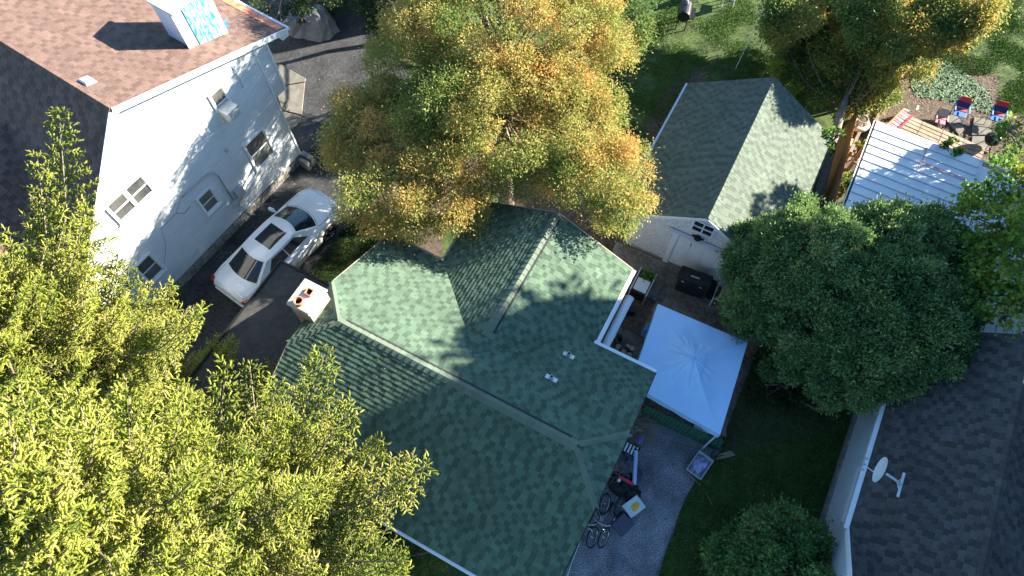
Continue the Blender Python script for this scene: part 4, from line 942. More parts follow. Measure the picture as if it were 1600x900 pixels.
c = at(1120, 672, .5); mb = MB(); mb.box(c, (.12, .5, .9), (nrm(DD + NN * .3), nrm(NN - DD * .3), nrm(ZZ + DD * .3))); tag(mb.build('leaning_board', 'slab_concrete'), 'pale board leaning at the canopy corner above the green fence', 'board')
c = at(1094, 671, .55); bx_ = thing('cool_box', 'white and navy box under the canopy edge behind the green fence', 'box', [c[0], c[1], .01]); mb = MB(); mb.box([c[0], c[1], .33], (.48, .36, .6)); mb.build('box_body', 'navy', bx_, bevel=.01)
mb = MB(); mb.box([c[0], c[1], .64], (.49, .37, .04)); mb.build('lid', 'card_white', bx_, bevel=.01)
for i in range(3): mb = MB(); mb.box(np.array([c[0], c[1], .42]) - NN * .183 + DD * (-.15 + .15 * i), (.11, .008, .18)); mb.build('printed_patch', 'card_white', bx_)
# laundry tote
c = at(1092, 728, .25); tt = thing('storage_tote', 'grey open plastic tote filled with blue and lilac clothes beside the driveway', 'tote', [c[0], c[1], .01]); tx, ty = nrm(DD * .2 + NN), nrm(NN * .2 - DD)
c[2] = 0
mb = MB(); 
def rect(s1, s2, z): return [c + tx * (i * s1) + ty * (j * s2) + ZZ * z for i, j in ((-1, -1), (1, -1), (1, 1), (-1, 1))]
lo, hi, hi2, lo2 = rect(.28, .2, .02), rect(.38, .27, .42), rect(.345, .235, .42), rect(.26, .18, .05)
vs = lo + hi + hi2 + lo2; fs = [(0, 1, 2, 3), (12, 13, 14, 15)]
for k_ in range(4):
    for b_ in (0, 4, 8): fs.append((b_ + k_, b_ + (k_ + 1) % 4, b_ + 4 + (k_ + 1) % 4, b_ + 4 + k_))
mb.add(vs, fs); mb.build('tub', 'grey_fabric', tt)
cl = MB(); r = np.random.RandomState(8); nn = 9; vs = []
for j in range(nn + 1):
    for i in range(nn + 1): vs.append(c + tx * (i / nn * 2 - 1) * .30 + ty * (j / nn * 2 - 1) * .2 + ZZ * (.36 + .09 * r.randn() * .6 - .12 * max(abs(i / nn * 2 - 1), abs(j / nn * 2 - 1)) ** 3))
cl.add(vs, [(j * (nn + 1) + i, j * (nn + 1) + i + 1, (j + 1) * (nn + 1) + i + 1, (j + 1) * (nn + 1) + i) for j in range(nn) for i in range(nn)]); tag(cl.build('clothes_heap', 'laundry', smooth=True), 'crumpled blue and lilac clothes heaped in the grey tote', 'clothes')
mb = MB(); mb.tube([at(1076, 741, .03), at(1095, 759, .03)], .015, 5); mb.tube([at(1103, 770, .03), at(1113, 790, .03)], .01, 5); tag(mb.build('bare_stick', 'pale_twig'), 'pale sticks on the grass edge below the tote', 'stick')
# brushwood heap
def brush(name, u, v, n_, rad, L_, matl, label, seed, h=.3):
    r = np.random.RandomState(seed); mb = MB(); c = at(u, v, .1)
    for i in range(n_):
        a = c + np.array([r.randn() * rad, r.randn() * rad, abs(r.randn()) * h * .6]); an = r.rand() * 6.28; d = np.array([cos(an), sin(an), r.randn() * .25]); d2 = np.array([-sin(an), cos(an), 0]) * r.randn() * .12
        l = L_ * r.uniform(.4, 1.1); mb.tube([a, a + d * l * .5 + d2, a + d * l], [.009, .007, .004], 4, cap=False)
    o = mb.build(name, matl, smooth=True, kind='stuff', fixn=False); tag(o, label, 'branches')
brush('brushwood', 1000, 668, 170, .22, .6, 'pale_twig', 'heap of dry pale branches between the house wall and the green fence', 1)
brush('brushwood', 962, 742, 60, .12, .35, 'twig', 'small tangle of dry twigs on the black boxes by the house wall', 2, .6)
# driveway junk
c = at(999, 686, .35); mb = MB(); mb.lathe(c, [(.0, 0), (.17, 0), (.17, .03), (.0, .035)], 18, (NN, nrm(DD * .5 + ZZ), nrm(DD - ZZ * .5))); tag(mb.build('purple_disc', 'purple', bevel=.005), 'round lilac disc leaning on black crates by the wall', 'disc')
c = at(985, 704, .25); ct = thing('black_crate', 'black crate with white slotted rim by the wall', 'crate', [c[0], c[1], .01])
mb = MB(); mb.box([c[0], c[1], .2], (.5, .4, .38)); mb.build('crate_body', 'black_plastic', ct, bevel=.01)
for i in range(4): mb = MB(); mb.box(np.array([c[0], c[1], .41]) + DD * (-.17 + .11 * i), (.06, .3, .03)); mb.build('white_slat', 'card_white', ct)
c = at(993, 733, .5); rp_ = thing('rolled_mat', 'long light blue and white roll standing against black bags', 'roll', [c[0], c[1], .01]); mb = MB(); mb.tube([at(991, 757, .35), at(994, 704, .45)], .065, 12); mb.build('roll', 'pipe_blue', rp_, smooth=False); mb = MB(); mb.tube([at(994.1, 702, .452), at(994, 703.4, .45)], .05, 12); mb.build('roll_end', 'black_plastic', rp_)
def heap(name, u, v, z, sx, sy, sz, matl, label, cat, seed):
    r = np.random.RandomState(seed); c = at(u, v, z); mb = MB(); vs = []; n = 12; m = 7
    prof = []
    for j in range(m):
        t = j / (m - 1) * pi / 2; rr = cos(t) ** .6; h = sin(t)
        for k in range(n):
            a = 2 * pi * k / n; q = 1 + .18 * r.randn() * (j > 0); vs.append(np.array([c[0], c[1], 0.01]) + DD * cos(a) * rr * sx * q + NN * sin(a) * rr * sy * q + ZZ * (h * sz * (1 + .1 * r.randn())))
    fs = [(j * n + k, j * n + (k + 1) % n, (j + 1) * n + (k + 1) % n, (j + 1) * n + k) for j in range(m - 1) for k in range(n)] + [tuple(range((m - 1) * n, m * n))]
    mb.add(vs, fs); o = mb.build(name, matl, smooth=False); return tag(o, label, cat)
heap('black_tarp_heap', 975, 724, .3, .42, .4, .5, 'dark_grey_box', 'crumpled dark grey plastic sheeting between the house wall and the blue roll', 'tarp', 1)
heap('black_bag', 970, 755, .3, .4, .34, .42, 'black_cloth', 'lumpy black bag beneath the red bar', 'bag', 2)
heap('black_bag', 988, 768, .3, .26, .3, .35, 'black_cloth', 'black bag nearest the white box with orange print', 'bag', 5)
heap('black_bag', 995, 745, .3, .14, .34, .3, 'dark_grey_box', 'narrow grey black bag at the edge of the driveway pile', 'bag', 6)
mb = MB(); mb.bar(at(966, 744, .6), at(990, 757, .6), .09, .06); tag(mb.build('red_bar', 'bright_red', bevel=.01), 'bright red plastic bar lying across the black bags', 'bar')
mb = MB(); mb.lathe(at(967, 751, .55), [(0, 0), (.05, 0), (.05, .1), (.0, .12)], 10); tag(mb.build('white_cup', 'card_white'), 'small white cup beside the red bar', 'cup')
c = at(991, 791, .4); wb = thing('printed_box', 'white box with orange blot printed on its lid beside the bicycles', 'box', [c[0], c[1], .01]); bX2 = nrm(at(1002, 777, .4) - at(975, 797, .4)); bX2[2] = 0; bX2 = nrm(bX2); bY2 = np.cross(ZZ, bX2)
mb = MB(); mb.box([c[0], c[1], .19], (.58, .44, .36), (bX2, bY2, ZZ)); mb.build('carton', 'card_white', wb, bevel=.008)
mb = MB(); r = np.random.RandomState(2); ol = []
for k_ in range(26): a = 2 * pi * k_ / 26; q = .6 + .55 * r.rand(); ol.append(np.array([c[0], c[1], .374]) + bX2 * cos(a) * .19 * q - bY2 * .02 + bY2 * sin(a) * .13 * q + bX2 * .04)
mb.prism(ol, ZZ * .003); mb.build('orange_blot', 'orange_print', wb)
for i in range(2): mb = MB(); mb.box(np.array([c[0], c[1], .22 - .1 * i]) - bX2 * .293, (.004, .22, .05), (bX2, bY2, ZZ)); mb.build('printed_strip', 'dark_grey_box', wb)
c = at(974, 820, .4); gb = thing('grey_box', 'plain dark grey square box on the driveway below the printed box', 'box', [c[0], c[1], .01]); gx = nrm(bX2 * .95 + bY2 * .15)
gy = np.cross(ZZ, gx); mb = MB(); mb.box([c[0], c[1], .2], (.42, .5, .38), (gy, gx, ZZ)); mb.build('box_body', 'dark_grey_box', gb, bevel=.01); mb = MB(); mb.box([c[0], c[1], .40], (.44, .52, .03), (gy, gx, ZZ)); mb.build('lid', 'dark_grey_box', gb, bevel=.006)
# bicycles
def bike(p_front, p_rear, lean, label, framemat):
    a = at(*p_front); b = at(*p_rear); X = a - b; wb_ = 1.06; X[2] = 0; X = nrm(X); Y = np.cross(ZZ, X); Zt = nrm(ZZ * cos(lean) + Y * sin(lean)); Yt = np.cross(Zt, X); O = b; O[2] = .01
    T = lambda x, y, z: O + X * x + Yt * y + Zt * z
    root = thing('bicycle', label, 'bicycle', O)
    R_ = .33
    for x in (0, wb_):
        c = T(x, 0, R_); w_ = bpy.data.objects.new('wheel', None); COL.objects.link(w_); w_.parent = root; w_.location = tuple(c - O); ax = (X, Zt, Yt)
        mb = MB(); mb.ring(c, R_ - .012, .022, ax, 28, 6); mb.build('tyre', 'rubber', w_, smooth=True)
        mb = MB(); mb.ring(c, R_ - .045, .012, ax, 28, 5); mb.build('rim', 'chrome', w_, smooth=True)
        mb = MB()
        for k in range(16): an = 2 * pi * k / 16; mb.tube([c + Yt * (.02 if k % 2 else -.02), c + (X * cos(an) + Zt * sin(an)) * (R_ - .045)], .003, 3, cap=False)
        mb.tube([c - Yt * .05, c + Yt * .05], .022, 7); mb.build('spokes', 'chrome', w_)
    mb = MB(); bb = T(.44, 0, .28); st = T(.32, 0, .78); hd = T(.86, 0, .80); hb = T(.89, 0, .68)
    for (p, q) in ((bb, st), (st, hd), (bb, hb), (hd, hb)): mb.tube([p, q], .018, 7)
    for y in (-.05, .05): mb.tube([T(0, y, R_), bb], .01, 5); mb.tube([T(0, y, R_), T(.34, 0, .72)], .009, 5)
    mb.build('frame', framemat, root, smooth=True)
    mb = MB()
    for y in (-.05, .05): mb.tube([hb, T(.93, y, .6), T(wb_, y, R_)], .012, 6)
    mb.build('fork', 'chrome', root, smooth=True)
    mb = MB(); mb.tube([hd, T(.84, 0, .95)], .014, 6); mb.tube([T(.76, -.3, 1.0), T(.84, -.2, .98), T(.86, 0, .96), T(.84, .2, .98), T(.76, .3, 1.0)], .013, 6); mb.build('handlebar', 'galvanised', root, smooth=True)
    for y in (-.3, .3): mb = MB(); mb.tube([T(.78, y * .85, 1.0), T(.72, y * 1.06, 1.0)], .019, 7); mb.build('grip', 'rubber', root)
    mb = MB(); mb.tube([st, T(.29, 0, .9)], .013, 6); mb.prism([T(.12, -.08, .9), T(.12, .08, .9), T(.3, .05, .91), T(.44, .015, .9), T(.44, -.015, .9), T(.3, -.05, .91)], Zt * .045); mb.build('saddle', 'black_plastic', root, bevel=.01)
    mb = MB(); mb.ring(bb + Yt * .04, .085, .008, (X, Zt, Yt), 18, 4); mb.tube([bb - Yt * .07, bb - Yt * .07 + X * .1 - Zt * .13], .01, 5); mb.tube([bb + Yt * .07, bb + Yt * .07 - X * .1 + Zt * .13], .01, 5); mb.build('crank', 'chrome', root)
    return root
bike((933, 842), (951, 793), radians(-30), 'black bicycle leaning closest to the house wall', 'black_plastic')
bike((949, 844), (973, 797), radians(-26), 'bicycle with silver fork leaning on the outer side of the other bicycle', 'dark_grey_box')
mb = MB(); mb.tube([at(919, 818, .5), at(912, 830, .1), at(905, 850, .05), at(893, 880, .03), at(885, 905, .03)], .012, 5); mb.tube([at(900, 822, .9), at(899, 840, .3), at(888, 860, .05), at(884, 885, .03)], .009, 5); tag(mb.build('white_cable', 'card_white', smooth=True), 'thin white cable trailing along the house edge over the gravel', 'cable')

# ============================================================ GREY-ROOFED HOUSE, DISH
gh_ = thing('grey_roof_house', 'house with dark grey shingled roof at the lower right corner', 'house', W(9, 3, 0))
rD, rZ, eD, eZ = 9.05, 5.05, 6.85, 2.95
gz_ = lambda d: rZ - (rZ - eZ) / (rD - eD) * (rD - d) if d < rD else rZ - .42 * (d - rD)
mb = MB(); mb.prism([W(7.1, 5.6, 0), W(11.5, 5.6, 0), W(11.5, 5.6, 2.9), W(rD, 5.6, 4.7), W(7.1, 5.6, 3.0)], NN * 6.6); mb.build('wall', 'pale_siding', gh_)
clapboards(gh_, W(7.1, 0, 0), NN, -DD, [(6.75, .3), (12.2, .3), (12.2, 2.95), (6.75, 2.95)], .2, .014, 'pale_siding')
mb = MB(); mb.box(W(7.06, 9.4, .15), (.08, 5.5, .28)); mb.build('foundation_wall', 'foundation', gh_)
N0, N1 = 1.0, 15.5
# wing whose rake rises to the lower right; its valley runs from the eave corner up the main slope
wn, wk = 6.1, .75
wr = lambda n: eZ + wk * (wn - n)                  # wing slope facing +n
vd = lambda n: eD + (wr(n) - eZ) / ((rZ - eZ) / (rD - eD))
main_l = [(eD, 12.6), (eD, wn), (vd(3.3), 3.3), (rD, 3.3), (rD, 12.6)]
main_r = [(rD, 12.6), (13.2, 12.6), (13.2, -2), (rD, -2)]
wing = [(eD, wn), (eD, 3.3), (vd(3.3), 3.3)]
ms_ = (rZ - eZ) / (rD - eD); k = sqrt(1 + ms_ ** 2)
deck([[W(d, n, gz_(d)) for d, n in main_l], [W(d, n, gz_(d)) for d, n in main_r], [W(eD, wn, eZ), W(eD, 3.3, wr(3.3)), W(vd(3.3), 3.3, wr(3.3))], [W(eD, 3.3, wr(3.3)), W(eD, 0, wr(3.3) - 2.4), W(vd(3.3), 0, wr(3.3) - 2.4), W(vd(3.3), 3.3, wr(3.3))]]).build('roof', 'roof_felt', gh_)
RF = Roofing(.27, .14, 'grey_shingle', .012)
RF.slope(W(eD, 0, eZ), NN, nrm(DD + ZZ * ms_), [[(n, (d - eD) * k) for d, n in main_l]])
kr = sqrt(1 + .42 ** 2); RF.slope(W(13.2, 0, gz_(13.2)), NN, nrm(-DD + ZZ * .42), [[(n, (13.2 - d) * kr) for d, n in main_r]])
kw = sqrt(1 + wk * wk); RF.slope(W(0, wn, eZ), DD, nrm(-NN + ZZ * wk), [[(d, (wn - n) * kw) for d, n in wing]])
RF.finish(gh_, hide=lambda u, v: v < 560 or (u < 1540 and v < 600))
caps(gh_, W(rD, 3.3, rZ), W(rD, 12.5, rZ), nrm(DD - ZZ * .42), nrm(-DD - ZZ * ms_), 'grey_shingle', .22, .12, 0)
mb = MB(); mb.prism([W(7.0, 6.05, 0), W(7.0, 0, 0), W(7.0, 0, wr(3.3) - 2.4), W(7.0, 3.3, wr(3.3) - .1), W(7.0, 6.05, eZ - .05)], DD * 3); mb.build('wing_wall', 'pale_siding', gh_)
edge(gh_, W(eD - .06, wn + .02, eZ - .05), W(eD - .06, 12.6, eZ - .05), .12, .1, 'white_paint', 'gutter')
edge(gh_, W(eD - .02, wn, eZ - .06), W(eD - .02, 3.3, wr(3.3) - .06), .035, .18, 'white_paint', 'rake_board')
mb = MB(); mb.box(W(6.98, 7.4, 1.95), (.06, 1.75, .12)); mb.build('awning_rail', 'white_paint', gh_)
window(gh_, 0, 0, 0, 0) if False else None
dz_ = at(1412, 756, 3.75); dq = (dz_[0] * CA + dz_[1] * SA, -dz_[0] * SA + dz_[1] * CA); foot = W(dq[0], dq[1], gz_(dq[0]))
ds_ = thing('satellite_dish', 'pale grey satellite dish on a mast bolted to the dark grey roof', 'satellite dish', foot)
mb = MB(); mb.bar(foot - NN * .35 + ZZ * .03, foot + NN * .35 + ZZ * .03, .06, .03); mb.build('foot', 'silver_dish', ds_)
p1 = at(1386, 741, 4.3)
mb = MB(); mb.tube([foot + ZZ * .03, foot * .5 + p1 * .5 + ZZ * .05, p1], .035, 8); mb.build('mast', 'silver_dish', ds_)
for sn in (-.2, .2): mb = MB(); mb.tube([foot + NN * sn + ZZ * .04, foot * .72 + p1 * .28 + ZZ * .02], .014, 6); mb.build('strut', 'silver_dish', ds_)
face = nrm([-.86, .5, .04]); e1 = nrm(np.cross(ZZ, face)); e2 = np.cross(face, e1); pc = p1 + face * .12 + e1 * -.02
vs = []; nr_ = 6; nk = 28
for side in (0, 1):
    for j in range(nr_ + 1):
        q = j / nr_
        for k_ in range(nk): a = 2 * pi * k_ / nk; vs.append(pc + e1 * cos(a) * .36 * q + e2 * sin(a) * .31 * q + face * (.07 * q * q + .008 * side))
m_ = nk; fs = []
for side in (0, 1):
    o_ = side * (nr_ + 1) * nk
    for j in range(nr_):
        for k_ in range(nk): fs.append((o_ + j * nk + k_, o_ + j * nk + (k_ + 1) % nk, o_ + (j + 1) * nk + (k_ + 1) % nk, o_ + (j + 1) * nk + k_))
for k_ in range(nk): fs.append((nr_ * nk + k_, nr_ * nk + (k_ + 1) % nk, (2 * nr_ + 1) * nk + (k_ + 1) % nk, (2 * nr_ + 1) * nk + k_))
mb = MB(); mb.add(vs, fs); mb.build('reflector', 'silver_dish', ds_, smooth=False)
ff = pc + face * .42 - e2 * .2; mb = MB(); mb.tube([pc - e2 * .33 + face * .05, ff], .012, 6); mb.build('feed_arm', 'silver_dish', ds_)
for (a, b) in ((-.16, .02), (0, .0), (.16, .02)):
    mb = MB(); h_ = ff + e1 * a + e2 * (.04 + b); mb.tube([ff, h_], .008, 5); mb.lathe(h_, [(.0, -.05), (.03, -.05), (.03, .02), (.04, .04), (.0, .05)], 10, (e1, e2, face)); mb.build('receiver', 'grey_fabric', ds_)

# ============================================================ METAL-ROOFED PAVILION AND YARD
mr_ = thing('metal_roof_pavilion', 'low pavilion with ribbed white metal roof at the right edge', 'pavilion', W(5.8, 17.4, 0))
MD0, MD1, MN0, MN1, MZ = 4.0, 7.62, 13.6, 20.4, 2.55
mz_ = lambda n: MZ + .05 * (MN1 - n) * .3
pn = int(round((MN1 - MN0) / .375)); pw = (MN1 - MN0) / pn
for i in range(pn):
    n0 = MN0 + i * pw; mb = MB(); mb.prism([W(MD0, n0 + .012, MZ), W(MD0, n0 + pw - .012, MZ), W(MD0, n0 + pw - .012, MZ + .02), W(MD0, n0 + .012, MZ + .02)], DD * (MD1 - MD0))
    p_ = mb.build('roof_panel', 'metal_roof', mr_)
    mb = MB(); mb.prism([W(MD0, n0 - .02, MZ + .004), W(MD0, n0 + .02, MZ + .004), W(MD0, n0 + .01, MZ + .05), W(MD0, n0 - .01, MZ + .05)], DD * (MD1 - MD0)); mb.build('rib', 'galvanised', p_)
pm = int(4.5 / .33)
for i in range(pm):
    d0 = MD1 + .1 + i * .33; mb = MB(); mb.prism([W(d0, MN0, MZ - .02), W(d0 + .31, MN0, MZ - .02), W(d0 + .31, MN0, MZ), W(d0, MN0, MZ)], NN * 6.6); p_ = mb.build('roof_panel', 'metal_roof', mr_)
    mb = MB(); mb.prism([W(d0 + .31, MN0, MZ - .02), W(d0 + .335, MN0, MZ - .02), W(d0 + .33, MN0, MZ + .03), W(d0 + .315, MN0, MZ + .03)], NN * 6.6); mb.build('rib', 'galvanised', p_)
mb = MB(); mb.box(W(MD1 + .05, 16.9, MZ + .02), (.1, 6.8, .06)); mb.build('valley_trim', 'galvanised', mr_)
mb = MB(); mb.box(W(MD0 - .04, 17, MZ - .08), (.08, 6.8, .18)); mb.build('edge_trim', 'black_plastic', mr_)
mb = MB(); mb.box(W(MD0 - .09, 17, MZ + .02), (.03, 6.8, .03)); mb.build('edge_cap', 'white_paint', mr_)
mb = MB(); mb.box(W(7.9, 20.43, MZ - .1), (7.8, .05, .2)); mb.build('fascia', 'white_paint', mr_)
mb = MB(); mb.box(W(6.0, 17, MZ - .06), (3.9, 6.6, .06)); mb.build('under_deck', 'old_timber', mr_)
for (d, n) in ((4.15, 20.2), (4.15, 14), (7.6, 20.2), (11.8, 20.2)): mb = MB(); mb.box(W(d, n, 1.22), (.12, .12, 2.44)); mb.build('post', 'old_timber', mr_)
mb = MB(); ra, rb_, rc, rd_ = at(1449, 229, MZ + .05), at(1436, 266, MZ + .05), at(1441, 254, MZ + .05), at(1511, 281, MZ + .05)
mb.bar(ra, rb_, .03, .004); mb.bar(rc + ZZ * .006, rd_ + ZZ * .006, .05, .004); mb.build('red_marking', 'red_line', mr_)
# timber platform
bd = thing('timber_platform', 'low platform of weathered gapped boards behind the white metal roof', 'platform', at(1480, 215))
A0 = at(1410, 176, .35); A1 = at(1540, 232, .35); A2 = at(1400, 210, .35); bX = nrm(A1 - A0); bY = nrm(np.cross(bX, ZZ)); bl = np.linalg.norm(A1 - A0)
for i in range(9):
    c = A0 + bX * bl / 2 + bY * (.09 + i * .2)
    for seg in range(4): mb = MB(); mb.box(c + bX * (seg - 1.5) * bl / 4 + ZZ * random.uniform(-.008, .008), (bl / 4 - .02, .15 if i % 2 else .165, .035), (bX, bY, ZZ)); mb.build('board', 'deck_board', bd)
for t in (.1, .5, .9): mb = MB(); mb.box(A0 + bX * bl * t + bY * .9 - ZZ * .19, (.08, 1.8, .3), (bX, bY, ZZ)); mb.build('joist', 'old_timber', bd)
rl = thing('timber_steps', 'short slatted timber steps with red edge beside the platform', 'steps', at(1400, 190))
s0, s1 = at(1411, 172, .5), at(1385, 197, .5); sx_ = nrm(s1 - s0); sy_ = np.cross(ZZ, sx_); sl_ = np.linalg.norm(s1 - s0)
for sgn, mt_ in ((0, 'cedar_board'), (.42, 'bright_red')): mb = MB(); mb.bar(s0 + sy_ * sgn + ZZ * .02, s1 + sy_ * sgn + ZZ * .02, .05, .12); mb.build('side_rail', mt_, rl)
for i in range(8): mb = MB(); mb.box(s0 + sx_ * (i + .5) * sl_ / 8 + sy_ * .21, (.09, .36, .03), (sx_, sy_, ZZ)); mb.build('slat', 'card_white' if i % 2 else 'pink_fabric', rl)
for u, v in ((1412, 171), (1429, 170)): pass
for u, v, sz, lb in ((1431, 172, (.06, .25, .3), 'white bracket at the outer corner of the timber platform'), (1414, 175, (.2, .06, .25), 'white bracket at the top of the slatted steps')): mb = MB(); mb.box(at(u, v, .25), sz); tag(mb.build('bracket', 'white_paint'), lb, 'bracket')
# folding chairs
def fold_chair(u, v, label, small=False):
    c = at(u, v); s = .78 if small else 1; root = thing('folding_chair' , label, 'chair', c, None)
    fx = nrm(-NN * .95 + DD * .1); fy = np.cross(ZZ, fx); T = lambda x, y, z: c + fx * x * s + fy * y * s + ZZ * z * s
    seatm, backm, topm = ('pink_fabric', 'grey_fabric', 'grey_fabric') if small else ('blue_fabric', 'navy', 'red_fabric')
    mb = MB(); mb.box(T(.12, 0, .44), (.3 * s, .5 * s, .03), (fx, fy, ZZ)); mb.build('seat', seatm, root, bevel=.01)
    mb = MB(); mb.box(T(-.12, 0, .46), (.18 * s, .5 * s, .03), (fx, fy, ZZ)); mb.build('seat_rear', 'pink_fabric' if small else 'red_fabric', root, bevel=.01)
    bz = nrm(ZZ - fx * .45)
    for (h0, h1, m_, w0, w1) in ((.48, .72, backm, .5, .5), (.723, .92, topm, .5, .36)):
        a = T(-.22, 0, .48); p0 = a + bz * (h0 - .48) * s; p1_ = a + bz * (h1 - .48) * s; mb = MB(); mb.prism([p0 - fy * w0 / 2 * s, p0 + fy * w0 / 2 * s, p1_ + fy * w1 / 2 * s, p1_ - fy * w1 / 2 * s], np.cross(fy, bz) * .02); mb.build('backrest', m_, root)
    for sy in (-.27, .27):
        mb = MB(); mb.tube([T(.3, sy, 0.02), T(-.22, sy, .48), T(-.22, sy, .48) + bz * .44 * s], .012, 5); mb.build('leg', 'black_plastic', root); mb = MB(); mb.tube([T(-.3, sy, .02), T(.28, sy, .46), T(.2, sy, .62), T(-.25, sy, .64)], .012, 5); mb.build('leg', 'black_plastic', root)
        mb = MB(); mb.box(T(0, sy, .64), (.4 * s, .05 * s, .02), (fx, fy, ZZ)); mb.build('armrest', 'sky_blue_plastic' if not small else 'grey_fabric', root)
fold_chair(1490, 186, 'red and blue folding chair nearer to the timber platform')
fold_chair(1547, 193, 'red and blue folding chair beside the large stone slabs at the right')
fold_chair(1462, 196, 'small grey and pink folding chair at the platform edge', True)
for (pp_, lb) in (([(1475, 186), (1492, 176), (1506, 205), (1497, 212)], 'small pale stone slab between pink chair and red and blue chair'), ([(1521, 184), (1548, 190), (1547, 212), (1517, 212)], 'large grey stone slab in front of the right hand chair'), ([(1518, 214), (1546, 214), (1543, 240), (1516, 232)], 'grey stone slab nearest the black kettle grill')):
    mb = MB(); mb.prism([at(u, v, .01) for u, v in pp_], ZZ * .06); tag(mb.build('stone_slab', 'slab_concrete', bevel=.01), lb, 'slab')
c = at(1533, 236, .0); kg = thing('kettle_grill', 'round black kettle grill on legs beside the timber platform', 'grill', c)
mb = MB(); mb.lathe(c + ZZ * .5, [(.02, 0), (.2, .06), (.29, .2), (.3, .3), (.27, .3), (.24, .2), (.05, .08)], 20); mb.build('bowl', 'black_plastic', kg)
mb = MB(); mb.lathe(c + ZZ * .78, [(.29, 0), (.28, .06), (.2, .14), (.05, .19), (.0, .19)], 20); ld = mb.build('lid', 'black_plastic', kg); mb = MB(); mb.tube([c + ZZ * .96 - DD * .06, c + ZZ * 1.02, c + ZZ * .96 + DD * .06], .015, 6); mb.build('lid_handle', 'old_timber', ld)
for k_ in range(3): a = 2.1 * k_; mb = MB(); mb.tube([c + np.array([cos(a) * .34, sin(a) * .34, 0.01]), c + np.array([cos(a) * .14, sin(a) * .14, .55])], .014, 6); mb.build('leg', 'black_plastic', kg)
mb = MB(); mb.tube([at(1547, 262, 0), at(1546, 232, 1.2)], .02, 6); tag(mb.build('metal_stake', 'black_plastic'), 'thin dark metal stake upright beside the maple', 'stake')
# tyre planter, stones, box, bin
c = at(1341, 197, .0); tp = thing('tyre_planter', 'cream painted tyre ring around a stone urn beside the cedar fence', 'planter', c)
mb = MB(); mb.ring(c + ZZ * .12, .30, .115, None, 26, 8); mb.build('tyre', 'cream_tyre', tp, smooth=True)
mb = MB(); mb.lathe(c, [(.14, .02), (.12, .12), (.10, .2), (.18, .35), (.21, .46), (.19, .46), (.15, .40)], 18); mb.build('urn', 'stone_urn', tp); mb = MB(); mb.lathe(c + ZZ * .40, [(.15, 0), (.14, .03), (.02, .05)], 14); mb.build('urn_soil', 'soil', tp)
for k_, (u, v) in enumerate([(1341, 216), (1337, 224), (1333, 232), (1328, 240), (1324, 247)]):
    mb = MB(); mb.box(at(u, v, .03), (.3, .16, .05), (nrm(DD + NN * .2), nrm(NN - DD * .2), ZZ)); tag(mb.build('paving_brick', 'slab_concrete', bevel=.008), 'tan paving brick, %s in the short path below the tyre planter' % ('first', 'second', 'third', 'fourth', 'last')[k_], 'brick', 'paving bricks in the path by the pavilion')
c = at(1322, 226, .35); mb = MB(); mb.box(c, (.26, .34, .34)); mb.box(c + ZZ * .2, (.3, .38, .06)); tag(mb.build('small_white_box', 'tan_cloth', bevel=.01), 'small cream box on the ground between the fence and the brick path', 'box')
c = at(1320, 240, .2); mb = MB(); mb.bar(c - NN * .25, c + NN * .3, .08, .12); mb.bar(c - NN * .2 - DD * .1, c + NN * .2 + DD * .02 + ZZ * .3, .05, .05); tag(mb.build('red_toy_frame', 'red_fabric'), 'red and white toy frame behind the cedar fence', 'toy')
c = at(1378, 168, .0); rc_ = thing('small_red_chair', 'small red and terracotta childs chair beside the garden timbers', 'chair', c)
mb = MB(); mb.box(c + ZZ * .25, (.28, .28, .04)); mb.build('seat', 'red_fabric', rc_, bevel=.01); mb = MB(); mb.box(c + ZZ * .42 + NN * .14, (.28, .03, .32)); mb.build('backrest', 'terracotta', rc_, bevel=.01)
for i, j in ((-1, -1), (1, -1), (1, 1), (-1, 1)): mb = MB(); mb.box(c + DD * i * .12 + NN * j * .12 + ZZ * .12, (.03, .03, .23)); mb.build('leg', 'white_paint', rc_)
c = at(1340, 172, .0); mb = MB(); mb.lathe(c, [(.10, 0), (.14, .24), (.16, .26), (.13, .26), (.11, .2)], 14); tag(mb.build('terracotta_pot', 'terracotta'), 'terracotta pot behind the cream tyre planter', 'pot')
def timber(a, b, label, m='old_timber', wd=.12, th=.14): mb = MB(); mb.bar(a, b, wd, th); tag(mb.build('garden_timber', m, bevel=.01), label, 'timber')
timber(at(1360, 168, .08), at(1322, 252, .08), 'long grey garden timber edging the brick path')
timber(at(1385, 150, .08), at(1346, 240, .08), 'outer garden timber next to the pavilion edge')
timber(at(1425, 98, .08), at(1370, 178, .08), 'cedar coloured garden timber leading to the small red chair', 'cedar_board')
# cedar fence (two runs), boards as parts
def plank_fence(a, b, h, label, matl='cedar_board', bw=.14):
    a = np.array(a); b = np.array(b); d = nrm(b - a); L_ = np.linalg.norm(b - a); n = int(L_ / bw); root = thing('cedar_fence', label, 'fence', a); nn = np.cross(ZZ, d)
    for i in range(n):
        c = a + d * (i + .5) * L_ / n; hh = h + random.uniform(-.02, .02); w_ = L_ / n / 2 - .004; mb = MB(); mb.prism([c - d * w_, c + d * w_, c + d * w_ + ZZ * hh, c + d * (w_ - .03) + ZZ * (hh + .04), c - d * (w_ - .03) + ZZ * (hh + .04), c - d * w_ + ZZ * hh], nn * .02); mb.build('board', matl, root)
    for hz in (.35, h - .3): mb = MB(); mb.bar(a + ZZ * hz - nn * .03, b + ZZ * hz - nn * .03, .04, .09); mb.build('rail', matl, root)
    for t in np.arange(0, 1.01, .5): mb = MB(); mb.box(a + (b - a) * t + ZZ * (h / 2) - nn * .1, (.09, .09, h), (d, nn, ZZ)); mb.build('post', matl, root)
plank_fence(at(1274, 356), at(1313, 210), 1.75, 'tall orange cedar board fence between the garage and the metal roof')
